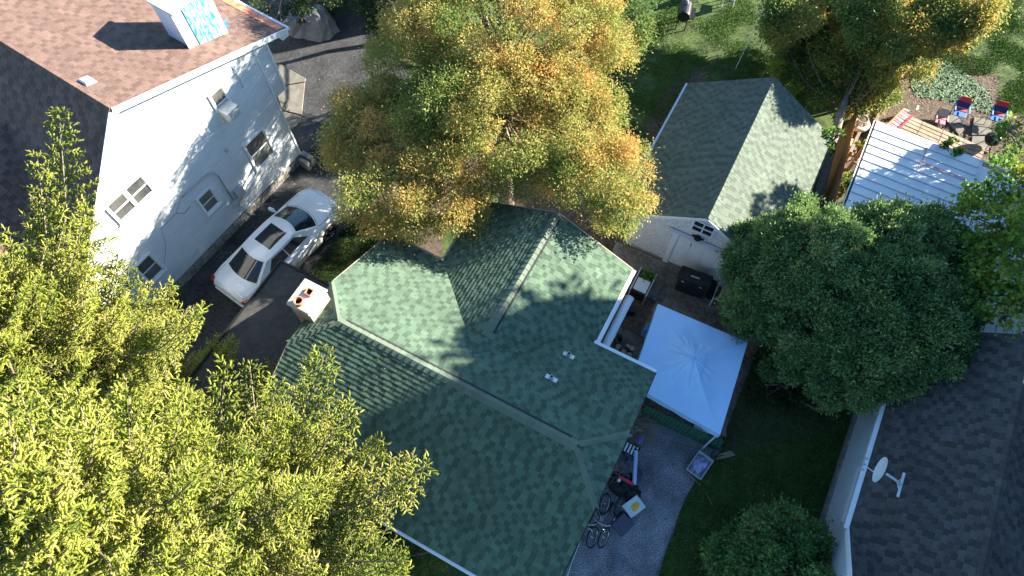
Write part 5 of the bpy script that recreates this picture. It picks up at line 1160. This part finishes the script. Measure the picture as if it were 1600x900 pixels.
plank_fence(at(1330, 165), at(1372, 110), 1.75, 'far run of the cedar board fence under the autumn cedar')
# upper lawn
def lawn_chair(u, v, label, az):
    c = at(u, v); root = thing('plastic_chair', label, 'chair', c); fx = np.array([cos(az), sin(az), 0]); fy = np.cross(ZZ, fx); T = lambda x, y, z: c + fx * x + fy * y + ZZ * z
    mb = MB(); mb.box(T(0, 0, .42), (.46, .48, .03), (fx, fy, ZZ)); mb.build('seat', 'white_paint', root, bevel=.01)
    bz = nrm(ZZ - fx * .25); mb = MB(); mb.prism([T(-.22, -.24, .43), T(-.22, .24, .43), T(-.22, .2, .43) + bz * .42, T(-.22, -.2, .43) + bz * .42], fx * .02); mb.build('backrest', 'white_paint', root, bevel=.008)
    for x, y in ((-.24, -.25), (-.24, .25), (.24, -.25), (.24, .25)): mb = MB(); mb.tube([T(x, y, .01), T(x * .85, y * .92, .44)], .022, 6); mb.build('leg', 'white_paint', root)
    for y in (-.26, .26): mb = MB(); mb.tube([T(.22, y, .43), T(.22, y, .62), T(-.24, y, .64)], .02, 6); mb.build('armrest', 'white_paint', root)
lawn_chair(1136, 6, 'white plastic garden chair at the top edge on the lawn', radians(80))
lawn_chair(1089, -6, 'white plastic garden chair cut by the top edge left of the other one', radians(50))
c = at(1064, 38, 0); bg_ = thing('barrel_grill', 'black barrel grill standing in the shade on the upper lawn', 'grill', c); gx = nrm([.25, 1, 0]); gy = np.cross(ZZ, gx)
mb = MB(); mb.lathe(c + ZZ * .75 - gx * .42, [(.02, 0), (.26, .02), (.28, .1), (.28, .74), (.26, .82), (.02, .84)], 18, (gy, ZZ, gx)); mb.build('barrel', 'black_plastic', bg_)
mb = MB(); mb.box(c + ZZ * .68 - gx * .02 - gy * .36, (.7, .22, .03), (gx, gy, ZZ)); mb.build('shelf', 'black_plastic', bg_); mb = MB(); mb.tube([c + ZZ * 1.05 + gx * .1 - gy * .05, c + ZZ * 1.22 + gx * .1], .05, 8); mb.build('chimney_stub', 'galvanised', bg_)
for i, j in ((-1, -1), (1, -1), (1, 1), (-1, 1)): mb = MB(); mb.box(c + gx * i * .34 + gy * j * .2 + ZZ * .28, (.04, .04, .56)); mb.build('leg', 'black_plastic', bg_)
mb = MB(); w0, w1 = at(1149, 108, .02), at(1214, -30, 2.4); mb.tube([w0 * (1 - t) + w1 * t - ZZ * .25 * sin(pi * t) * .2 for t in np.linspace(0, 1, 9)], .012, 5); tag(mb.build('guy_wire', 'galvanised'), 'thin taut pale wire running from the lawn behind the garage to the trees', 'wire')
# tarp covered load by the white house
def tarped():
    c = at(487, 47, .0); root = thing('tarp_covered_trailer', 'bulky load under a shiny grey tarp beside the brown roof', 'trailer', c); ax_ = nrm(at(525, 50) - at(455, 38)); ay = np.cross(ZZ, ax_); r = np.random.RandomState(5)
    vs = []; n = 30; prof = [(1.18, 0.05), (1.1, .35), (1.02, .7), (.9, .92), (.6, 1.02), (.3, 1.05), (.01, 1.08)]
    for (rr, h) in prof:
        for k in range(n):
            a = 2 * pi * k / n; q = (abs(cos(a)) ** 4 + abs(sin(a)) ** 4) ** -.25; w_ = 1 + .05 * r.randn() + .04 * sin(9 * a)
            vs.append(c + ax_ * cos(a) * q * rr * .95 * w_ + ay * sin(a) * q * rr * .55 * w_ + ZZ * (h * (1 + .22 * cos(a)) + r.randn() * .03))
    mb = MB(); mb.add(vs, [(j * n + k, j * n + (k + 1) % n, (j + 1) * n + (k + 1) % n, (j + 1) * n + k) for j in range(len(prof) - 1) for k in range(n)]); mb.build('tarp', 'tarp', root)
    mb = MB(); c2 = c - ax_ * 1.2 - ay * .1; vs = []
    for k in range(14): a = 2 * pi * k / 14; vs.append(c2 + ax_ * cos(a) * .5 + ay * sin(a) * .42 + ZZ * .05); vs.append(c2 + ax_ * cos(a) * .25 * r.uniform(.6, 1.3) + ay * sin(a) * .2 + ZZ * (.5 + .1 * r.randn()))
    mb.add(vs, [(2 * k, (2 * k + 2) % 28, (2 * k + 3) % 28, 2 * k + 1) for k in range(14)] + [tuple(range(1, 28, 2))]); mb.build('tarp_flap', 'tarp', root)
    for k in range(7): p = c - ax_ * .95 + ay * (-.5 + k * .16) + ZZ * (1.02 - .02 * k); mb = MB(); mb.bar(p - ax_ * .1, p + ax_ * .14 - ay * .05 + ZZ * .02, .03, .02); mb.build('lace', 'black_plastic', root)
tarped()
# neighbour building at the top edge with low wall and blue tub
nb = thing('rear_building', 'white walled outbuilding with stone footing cut by the top edge', 'building', at(560, -20))
nX = nrm(at(610, 20) - at(535, -8)); nX[2] = 0; nX = nrm(nX); nY = np.cross(ZZ, nX); n0 = at(530, -8)
mb = MB(); mb.prism([n0 + ZZ * .3, n0 + nX * 4 + ZZ * .3, n0 + nX * 4 + ZZ * 2.6, n0 + ZZ * 2.6], nY * 4); mb.build('wall', 'pale_siding', nb)
for i in range(9): mb = MB(); mb.box(n0 + nX * (.22 + i * .44) + ZZ * .15 - nY * .02, (.42, .12, .28), (nX, nY, ZZ)); mb.build('footing_block', 'foundation', nb, bevel=.015)
c = at(590, 40, .0); mb = MB(); mb.lathe(c, [(.02, .02), (.2, .02), (.24, .35), (.26, .36), (.23, .36), (.18, .06)], 18); tag(mb.build('blue_tub', 'blue_paint'), 'blue plastic tub at the foot of the centre cedar near the top', 'tub')
mb = MB(); mb.bar(at(478, 240, .05), at(545, 212, .05), .1, .1); tag(mb.build('kerb_strip', 'black_plastic'), 'dark rubber strip across the driveway near the car', 'strip')
# ============================================================ TREES
def tree(name, label, base, top, r0, lobes, matl, seed, step=2, group=None, cat='tree', **kw):
    root = thing(name, label, cat, base, group); subs = crown(root, lobes, matl, seed=seed, **kw)
    limbs(root, base, top, r0, subs, seed, step=step); return root
L = px_lobe
# big cedar in the middle
b = at(790, 325); lob = [L(770, 40, 6.1, 150, 1, 1, .75), L(860, 60, 5.9, 120, 1, 1, .75), L(690, 100, 5.2, 110, 1, 1, .75), L(900, 140, 4.9, 95, 1, 1, .8), L(770, 170, 5.1, 145, 1, 1, .75), L(640, 215, 4.4, 102, 1, 1, .75), L(580, 205, 4.6, 62, 1, 1, .9), L(610, 290, 4.6, 72, 1, 1, .9), L(705, 265, 4.4, 84, 1, 1, .8), L(888, 215, 4.9, 88, 1, 1, .8), L(955, 290, 4.4, 68, 1, 1, .9), L(912, 280, 4.8, 52, 1, 1, .9), L(740, -60, 7.0, 100), L(690, 335, 4.1, 48), L(968, 330, 4.0, 44), L(800, 110, 5.9, 110, 1, 1, .7), L(820, 200, 4.9, 75, 1, 1, .7), L(950, 302, 4.3, 42), L(556, 250, 4.2, 50), L(650, 310, 3.8, 62), L(560, 190, 4.4, 40)]
tree('cedar_tree', 'large autumn gold and green cedar filling the middle top between the houses', b, b + np.array([0, 2.0, 7.2]), .26, lob, 'cedar_leaf', 21, nsub=560, subr=.46, nleaf=640, ll=.078, lw=.036, droop=.35, tone=(.42, .2), leaftone=.2, warmside=(np.array([.9, .25, .35]), .16), inner=.55, holes=[(at(752, 185, 6.0), .3)], step=5)
# darker cedars at the top edge
tree('dark_cedar', 'dark green cedar at the top edge left of the gold cedar', at(618, 60), at(618, 60) + [0, 0, 5], .15, [L(620, 30, 3.6, 50), L(632, 70, 3.0, 34), L(610, -20, 4.5, 60)], 'dark_cedar', 5, nsub=50, subr=.45, nleaf=420, ll=.10, lw=.045, droop=.3, tone=(.35, .2))
tree('dark_cedar', 'dark green cedar at the top edge right of the gold cedar', at(965, 60), at(965, 60) + [0, 0, 5], .15, [L(955, 20, 3.8, 52), L(968, 60, 3.0, 36), L(935, -20, 4.6, 60)], 'cedar_green', 6, nsub=55, subr=.45, nleaf=420, ll=.10, lw=.045, droop=.3, tone=(.15, .15))
tree('dark_shrub', 'dark shrub behind the brown roof at the top left', at(455, 0), at(455, 0) + [0, 0, 1.6], .06, [L(440, 2, 1.4, 42), L(490, -6, 1.5, 46), L(520, 0, 1.0, 30)], 'dark_cedar', 7, cat='shrub', nsub=34, subr=.35, nleaf=380, ll=.10, lw=.045, tone=(.3, .2))
# cedar upper right, its leaning trunk beside the garage
b = at(1258, 362); tp_ = at(1314, 178, 1.9)
rt = thing('leaning_cedar', 'tall cedar with orange tips and a bare leaning trunk beside the garage', 'tree', b)
sb = crown(rt, [L(1330, 40, 2.6, 92, 1, 1, .5), L(1420, 15, 4.4, 105, 1, 1, .6), L(1290, 5, 2.6, 76, 1, 1, .5), L(1296, 105, 1.7, 56, 1, 1, .45), L(1342, 118, 1.9, 54, 1, 1, .5), L(1385, 85, 3.3, 48, 1, 1, .7), L(1490, 15, 5.0, 56, 1, 1, .7), L(1240, 30, 3.8, 40), L(1312, 152, 1.7, 34), L(1285, 140, 1.5, 42, 1, 1, .6), L(1265, 95, 1.4, 46, 1, 1, .6), L(1300, 75, 1.6, 60, 1, 1, .5), L(1360, 90, 1.8, 50, 1, 1, .6)], 'cedar_green', seed=33, nsub=330, subr=.46, nleaf=720, ll=.10, lw=.05, droop=.3, tone=(.45, .18), leaftone=.18, warmside=(np.array([.95, .2, .3]), .28), inner=.5)
mb = MB(); mb.tube([b, b * .66 + tp_ * .34 + [.05, 0, 0], b * .33 + tp_ * .67, tp_, tp_ + [.3, .8, .3]], [.26, .22, .19, .15, .08], 12); mb.build('trunk', 'old_timber', rt, smooth=True)
lb = MB()
for (p, d, sr, i) in sb[::22]: lb.tube([tp_ * .8 + p * .2 - [0, 0, .3], (tp_ + p) / 2 - [0, 0, .5], p], [.03, .02, .006], 5, cap=False)
lb.build('branches', 'bark', rt, smooth=True, kind='stuff', fixn=False)
tree('low_cedar', 'sunlit yellow green bush on the lawn behind the garage ridge', at(1240, 110), at(1240, 110) + [0, 0, 1.5], .05, [L(1232, 120, 1.6, 26), L(1265, 60, 1.2, 44), L(1300, 90, 1.4, 44)], 'maple_leaf', 9, cat='bush', nsub=40, subr=.32, nleaf=330, ll=.10, lw=.05, tone=(.5, .2))
# round dark evergreens
AV = dict(nleaf=560, ll=.105, lw=.045, droop=-.35, leaftone=.16, inner=.62, subr=.29, spread=.45)
tree('round_evergreen', 'dense dark green round evergreen between the canopy and the garage', at(1235, 520), at(1235, 520) + [0, 0, 4], .12, [L(1225, 430, 3.0, 90, 1, 1, .95), L(1270, 400, 3.9, 84, 1, 1, .8), L(1190, 480, 2.4, 52), L(1260, 520, 2.6, 80, 1, 1, 1)], 'arbor_leaf', 41, nsub=300, tone=(.32, .16), **AV)
tree('round_evergreen', 'dark green round evergreen with its top against the white metal roof', at(1345, 470), at(1345, 470) + [0, 0, 4.6], .12, [L(1385, 388, 3.8, 62, 1, 1, .9), L(1335, 375, 4.0, 26), L(1440, 390, 3.7, 54), L(1470, 430, 3.3, 56)], 'arbor_leaf', 42, nsub=190, tone=(.36, .16), **AV)
tree('round_evergreen', 'dark green round evergreen spilling over the edge of the grey roof', at(1370, 600), at(1370, 600) + [0, 0, 4], .12, [L(1390, 470, 3.8, 82, 1, 1, .9), L(1330, 550, 3.0, 80), L(1430, 530, 3.7, 70, 1, 1, .9), L(1470, 480, 3.6, 54), L(1300, 590, 2.3, 40), L(1395, 580, 3.3, 36)], 'arbor_leaf', 43, nsub=340, tone=(.30, .16), **AV)
# maple at the right edge
b = at(1660, 520); tree('maple_tree', 'bright green maple with yellowing leaves reaching in from the right edge', b, b + np.array([0, 0, 6.5]), .2, [L(1590, 300, 5.6, 62, 1, 1, .6), L(1560, 350, 5.2, 50, 1, 1, .5), L(1590, 430, 5.0, 66, 1, 1, .6), L(1560, 480, 4.6, 42, 1, 1, .6), L(1595, 210, 5.4, 36, 1, 1, .6), L(1520, 310, 4.8, 30, 1, 1, .5), L(1660, 380, 6.0, 110, 1, 1, .7), L(1600, 500, 4.6, 40)], 'maple_leaf', 51, nsub=120, subr=.36, nleaf=120, ll=.12, lw=.10, droop=.1, tone=(.38, .22), leaftone=.16, inner=.2, spread=.3)
# shrub lower right, small plants
tree('lilac_bush', 'leafy green bush with brown patch at the bottom edge beside the grey roofed house', at(1205, 890), at(1205, 890) + [0, 0, 1.6], .06, [L(1215, 868, 1.4, 74, 1, 1, .9), L(1150, 880, 1.0, 44), L(1270, 880, 1.2, 46), L(1210, 910, 1.6, 80)], 'shrub_leaf', 61, cat='bush', nsub=110, subr=.30, nleaf=420, ll=.10, lw=.06, tone=(.38, .2), leaftone=.14, inner=.6)
tree('young_elder', 'small pale leafed shrub by the garage eave', at(1288, 260), at(1300, 215, 1.9), .03, [L(1300, 213, 2.0, 13), L(1292, 235, 1.5, 8)], 'maple_leaf', 62, cat='shrub', nsub=10, subr=.16, nleaf=60, ll=.12, lw=.07, tone=(.15, .1))
tree('young_shrub', 'tiny pale leafed shrub at the edge of the white metal roof', at(1478, 222), at(1480, 232, 2.2), .02, [L(1481, 231, 2.5, 12)], 'maple_leaf', 63, cat='shrub', nsub=7, subr=.14, nleaf=60, ll=.10, lw=.07, tone=(.1, .1))
tree('yew_bush', 'low dark bush between the garage corner and the leaning trunk', at(1262, 350), at(1262, 350) + [0, 0, 1.4], .04, [L(1262, 352, 1.2, 26), L(1290, 345, .8, 24)], 'cedar_green', 64, cat='bush', nsub=26, subr=.26, nleaf=260, ll=.09, lw=.045, tone=(.25, .15))
tree('fern_clump', 'dark ferny plants in the shade right of the canopy', at(1215, 610), at(1215, 610) + [0, 0, .7], .02, [L(1205, 600, .6, 36, 1, 1, .5), L(1250, 620, .5, 40, 1, 1, .5)], 'dark_cedar', 65, cat='plant', nsub=24, subr=.26, nleaf=180, ll=.13, lw=.045, tone=(.3, .15))
tree('spindle_bush', 'yellow green bush along the edge of the metal roof beside the cedar fence', at(1330, 280), at(1330, 280) + [0, 0, 1], .03, [L(1327, 285, .9, 16), L(1350, 235, .8, 12), L(1318, 305, .8, 14)], 'maple_leaf', 66, cat='bush', nsub=16, subr=.2, nleaf=170, ll=.08, lw=.05, tone=(.4, .2))
# spruces, lower left
sA = W(-6.6, -2.0, 0); r_, nA = spruce('spruce_tree', 'big yellow green spruce covering the bottom left of the picture', sA, 14.2, 5.0, 71, extra=[(at(520, 552, 7.6), 6.0), (at(560, 640, 7.6), 6.6), (at(676, 735, 7.4), 6.4), (at(640, 880, 7.6), 6.6)], dens=1.0)
sB = np.array([-11.6, 5.6, 0]); r_, nB = spruce('spruce_tree', 'second spruce at the left edge with a long branch over the brown roof', sB, 13.0, 4.0, 72, extra=[(at(112, 192, 9.2), 7.6), (at(75, 262, 9.0), 7.6), (at(330, 505, 8), 6.6), (at(150, 330, 9.4), 8)], dens=1.0)
print('shoots', nA, nB)
# tall trees east of the plot (outside the picture) that shade its lower right half
for i, (x, y, h_) in enumerate([(25, 11.9, 16.8), (28, 8.5, 18.5), (25, 4.0, 18.0), (28, .5, 19.0), (25, -4.0, 17.5), (28, -9.0, 19), (25, -13, 18)]):
    b = np.array([x, y, 0.]); rr = 3.2; tree('tall_poplar', 'tall dense tree standing east of the plot, number %s from the north' % ['one', 'two', 'three', 'four', 'five', 'six', 'seven'][i], b, b + np.array([0, 0, h_ - 2]), .35, [(b + np.array([0, 0, h_ * .32]), (rr, rr, h_ * .3)), (b + np.array([0, 0, h_ - 5.0]), (rr * .85, rr * .85, 5.0))], 'dark_cedar', 80 + i, step=6, group='tall trees east of the plot', nsub=150, subr=1.0, nleaf=260, ll=.42, lw=.3, tone=(.4, .2), inner=.2)
b = np.array([20.6, 15.3, 0.]); tree('young_spire_tree', 'slender tree just beyond the right edge whose tips shade the metal roof and garage', b, b + np.array([0, 0, 8.2]), .1, [(b + np.array([0, 0, 4.0]), (1.3, 1.3, 2.6)), (b + np.array([.1, -.4, 6.4]), (.7, .7, 1.9)), (b + np.array([-.2, .6, 6.9]), (.45, .45, 1.8)), (b + np.array([0, -1.0, 5.8]), (.5, .5, 1.5))], 'dark_cedar', 95, nsub=70, subr=.35, nleaf=260, ll=.16, lw=.09, tone=(.4, .2))
# ============================================================ GROUND COVER
def inpoly(x, y, poly):
    c = np.zeros(len(x), bool); j = len(poly) - 1
    for i in range(len(poly)):
        xi, yi = poly[i][0], poly[i][1]; xj, yj = poly[j][0], poly[j][1]
        m_ = ((yi > y) != (yj > y)) & (x < (xj - xi) * (y - yi) / (yj - yi + 1e-12) + xi); c ^= m_; j = i
    return c
def cover(name, poly, n, ll, lw, matl, label, cat, seed, avoid=(), flat=False, clump=0):
    r = np.random.RandomState(seed); P = np.array([p[:2] for p in poly]); lo, hi = P.min(0), P.max(0); q = lo + (hi - lo) * r.rand(n * 3, 2); q = q[inpoly(q[:, 0], q[:, 1], poly)]
    for a in avoid: q = q[~inpoly(q[:, 0], q[:, 1], a)]
    if clump:
        f = np.sin(q[:, 0] * 2.1 + 1.3 * np.sin(q[:, 1] * 1.7)) + np.sin(q[:, 1] * 2.7 + 1.1 * np.sin(q[:, 0] * 2.3)); q = q[r.rand(len(q)) < np.clip(.6 + .5 * f, .1, 1)]
    q = q[:n]; m_ = len(q); Pp = np.concatenate([q, np.full((m_, 1), .012)], 1)
    if flat: D = unit(r.randn(m_, 3) * [1, 1, .15]); Nn = unit(r.randn(m_, 3) * .3 + [0, 0, 1]); Pp[:, 2] = .02 + .02 * r.rand(m_)
    else: D = unit(r.randn(m_, 3) * [.6, .6, .1] + [0, 0, 1.]); Nn = unit(r.randn(m_, 3) + [0, 0, .3])
    V, Fq = leaves(Pp, D, ll * r.uniform(.6, 1.4, m_), np.full(m_, lw), Nn)
    base = np.array([*P.mean(0), 0]); o = fastmesh(name, V - base, Fq, matl, None, np.clip(.5 + .28 * r.randn(m_), 0, 1), kind='stuff'); o.location = tuple(base); tag(o, label, cat); return o
UP = [at(900, -60), at(1290, -60), at(1290, 150), at(1080, 200), at(990, 300), at(940, 160)]
cover('grass', UP, 80000, .06, .022, 'grass_blade', 'mown grass of the upper lawn behind the garage', 'grass', 1, clump=1)
cover('grass', [at(1120, 690), at(1180, 540), at(1400, 600), at(1310, 910), at(1020, 910), at(1062, 800), at(1092, 742)], 60000, .06, .02, 'grass_blade', 'dark shaded grass between the driveway and the grey roofed house', 'grass', 2)
cover('grass', [at(1400, -60), at(1750, -60), at(1750, 260), at(1560, 170), at(1550, 120), at(1420, 110)], 70000, .07, .025, 'grass_blade', 'rough grass in the top right yard', 'grass', 3, clump=1)
cover('grass', [at(480, 430), at(560, 330), at(640, 380), at(600, 470)], 16000, .06, .02, 'shade_grass_blade', 'shaded grass strip between the car and the green roof', 'grass', 4)
cover('ground_ivy', [at(1410, 90), at(1480, 95), at(1540, 140), at(1560, 185), at(1500, 160), at(1430, 150)], 6000, .10, .08, 'ivy', 'pale green ground cover behind the folding chairs', 'ground cover', 5, flat=True)
for (pl_, n_, lb, sd_) in (([at(1300, 330), at(1390, 100), at(1560, 120), at(1600, 300), at(1500, 260), at(1400, 190)], 2600, 'dry leaves scattered on the soil round the timber platform', 6), ([at(960, 330), at(1040, 140), at(1110, 110), at(1000, 320)], 1200, 'dry leaves on the bare soil beside the garage', 7), ([at(1120, 690), at(1330, 690), at(1310, 900), at(1040, 900)], 260, 'few pale leaves on the shaded grass', 8), ([at(420, 120), at(600, 60), at(540, 330), at(300, 500)], 260, 'leaf litter on the left driveway', 9), ([at(1000, 400), at(1110, 470), at(1150, 520), at(960, 560)], 260, 'leaf litter on the patio slabs', 10)):
    o = cover('fallen_leaves', pl_, n_, .05, .04, 'dry_leaf', lb, 'leaves', sd_, flat=True)
    if 'patio' in lb: o.location.z += .05

r = np.random.RandomState(77); d_ = r.uniform(-8.3, .3, 150); n_ = np.where(r.rand(150) < .35, r.uniform(.8, 3.9, 150), r.uniform(4.5, 7.4, 150)); Pp = np.array([W(a, b, mz(b) + .03) for a, b in zip(d_, n_)])
V, Fq = leaves(Pp, unit(r.randn(150, 3) * [1, 1, .2]), r.uniform(.03, .06, 150), np.full(150, .03), unit(r.randn(150, 3) * .3 + [0, 0, 1])); o = fastmesh('roof_leaves', V, Fq, 'dry_leaf', None, r.rand(150), kind='stuff'); tag(o, 'few dry leaves lying on the green shingles', 'leaves')
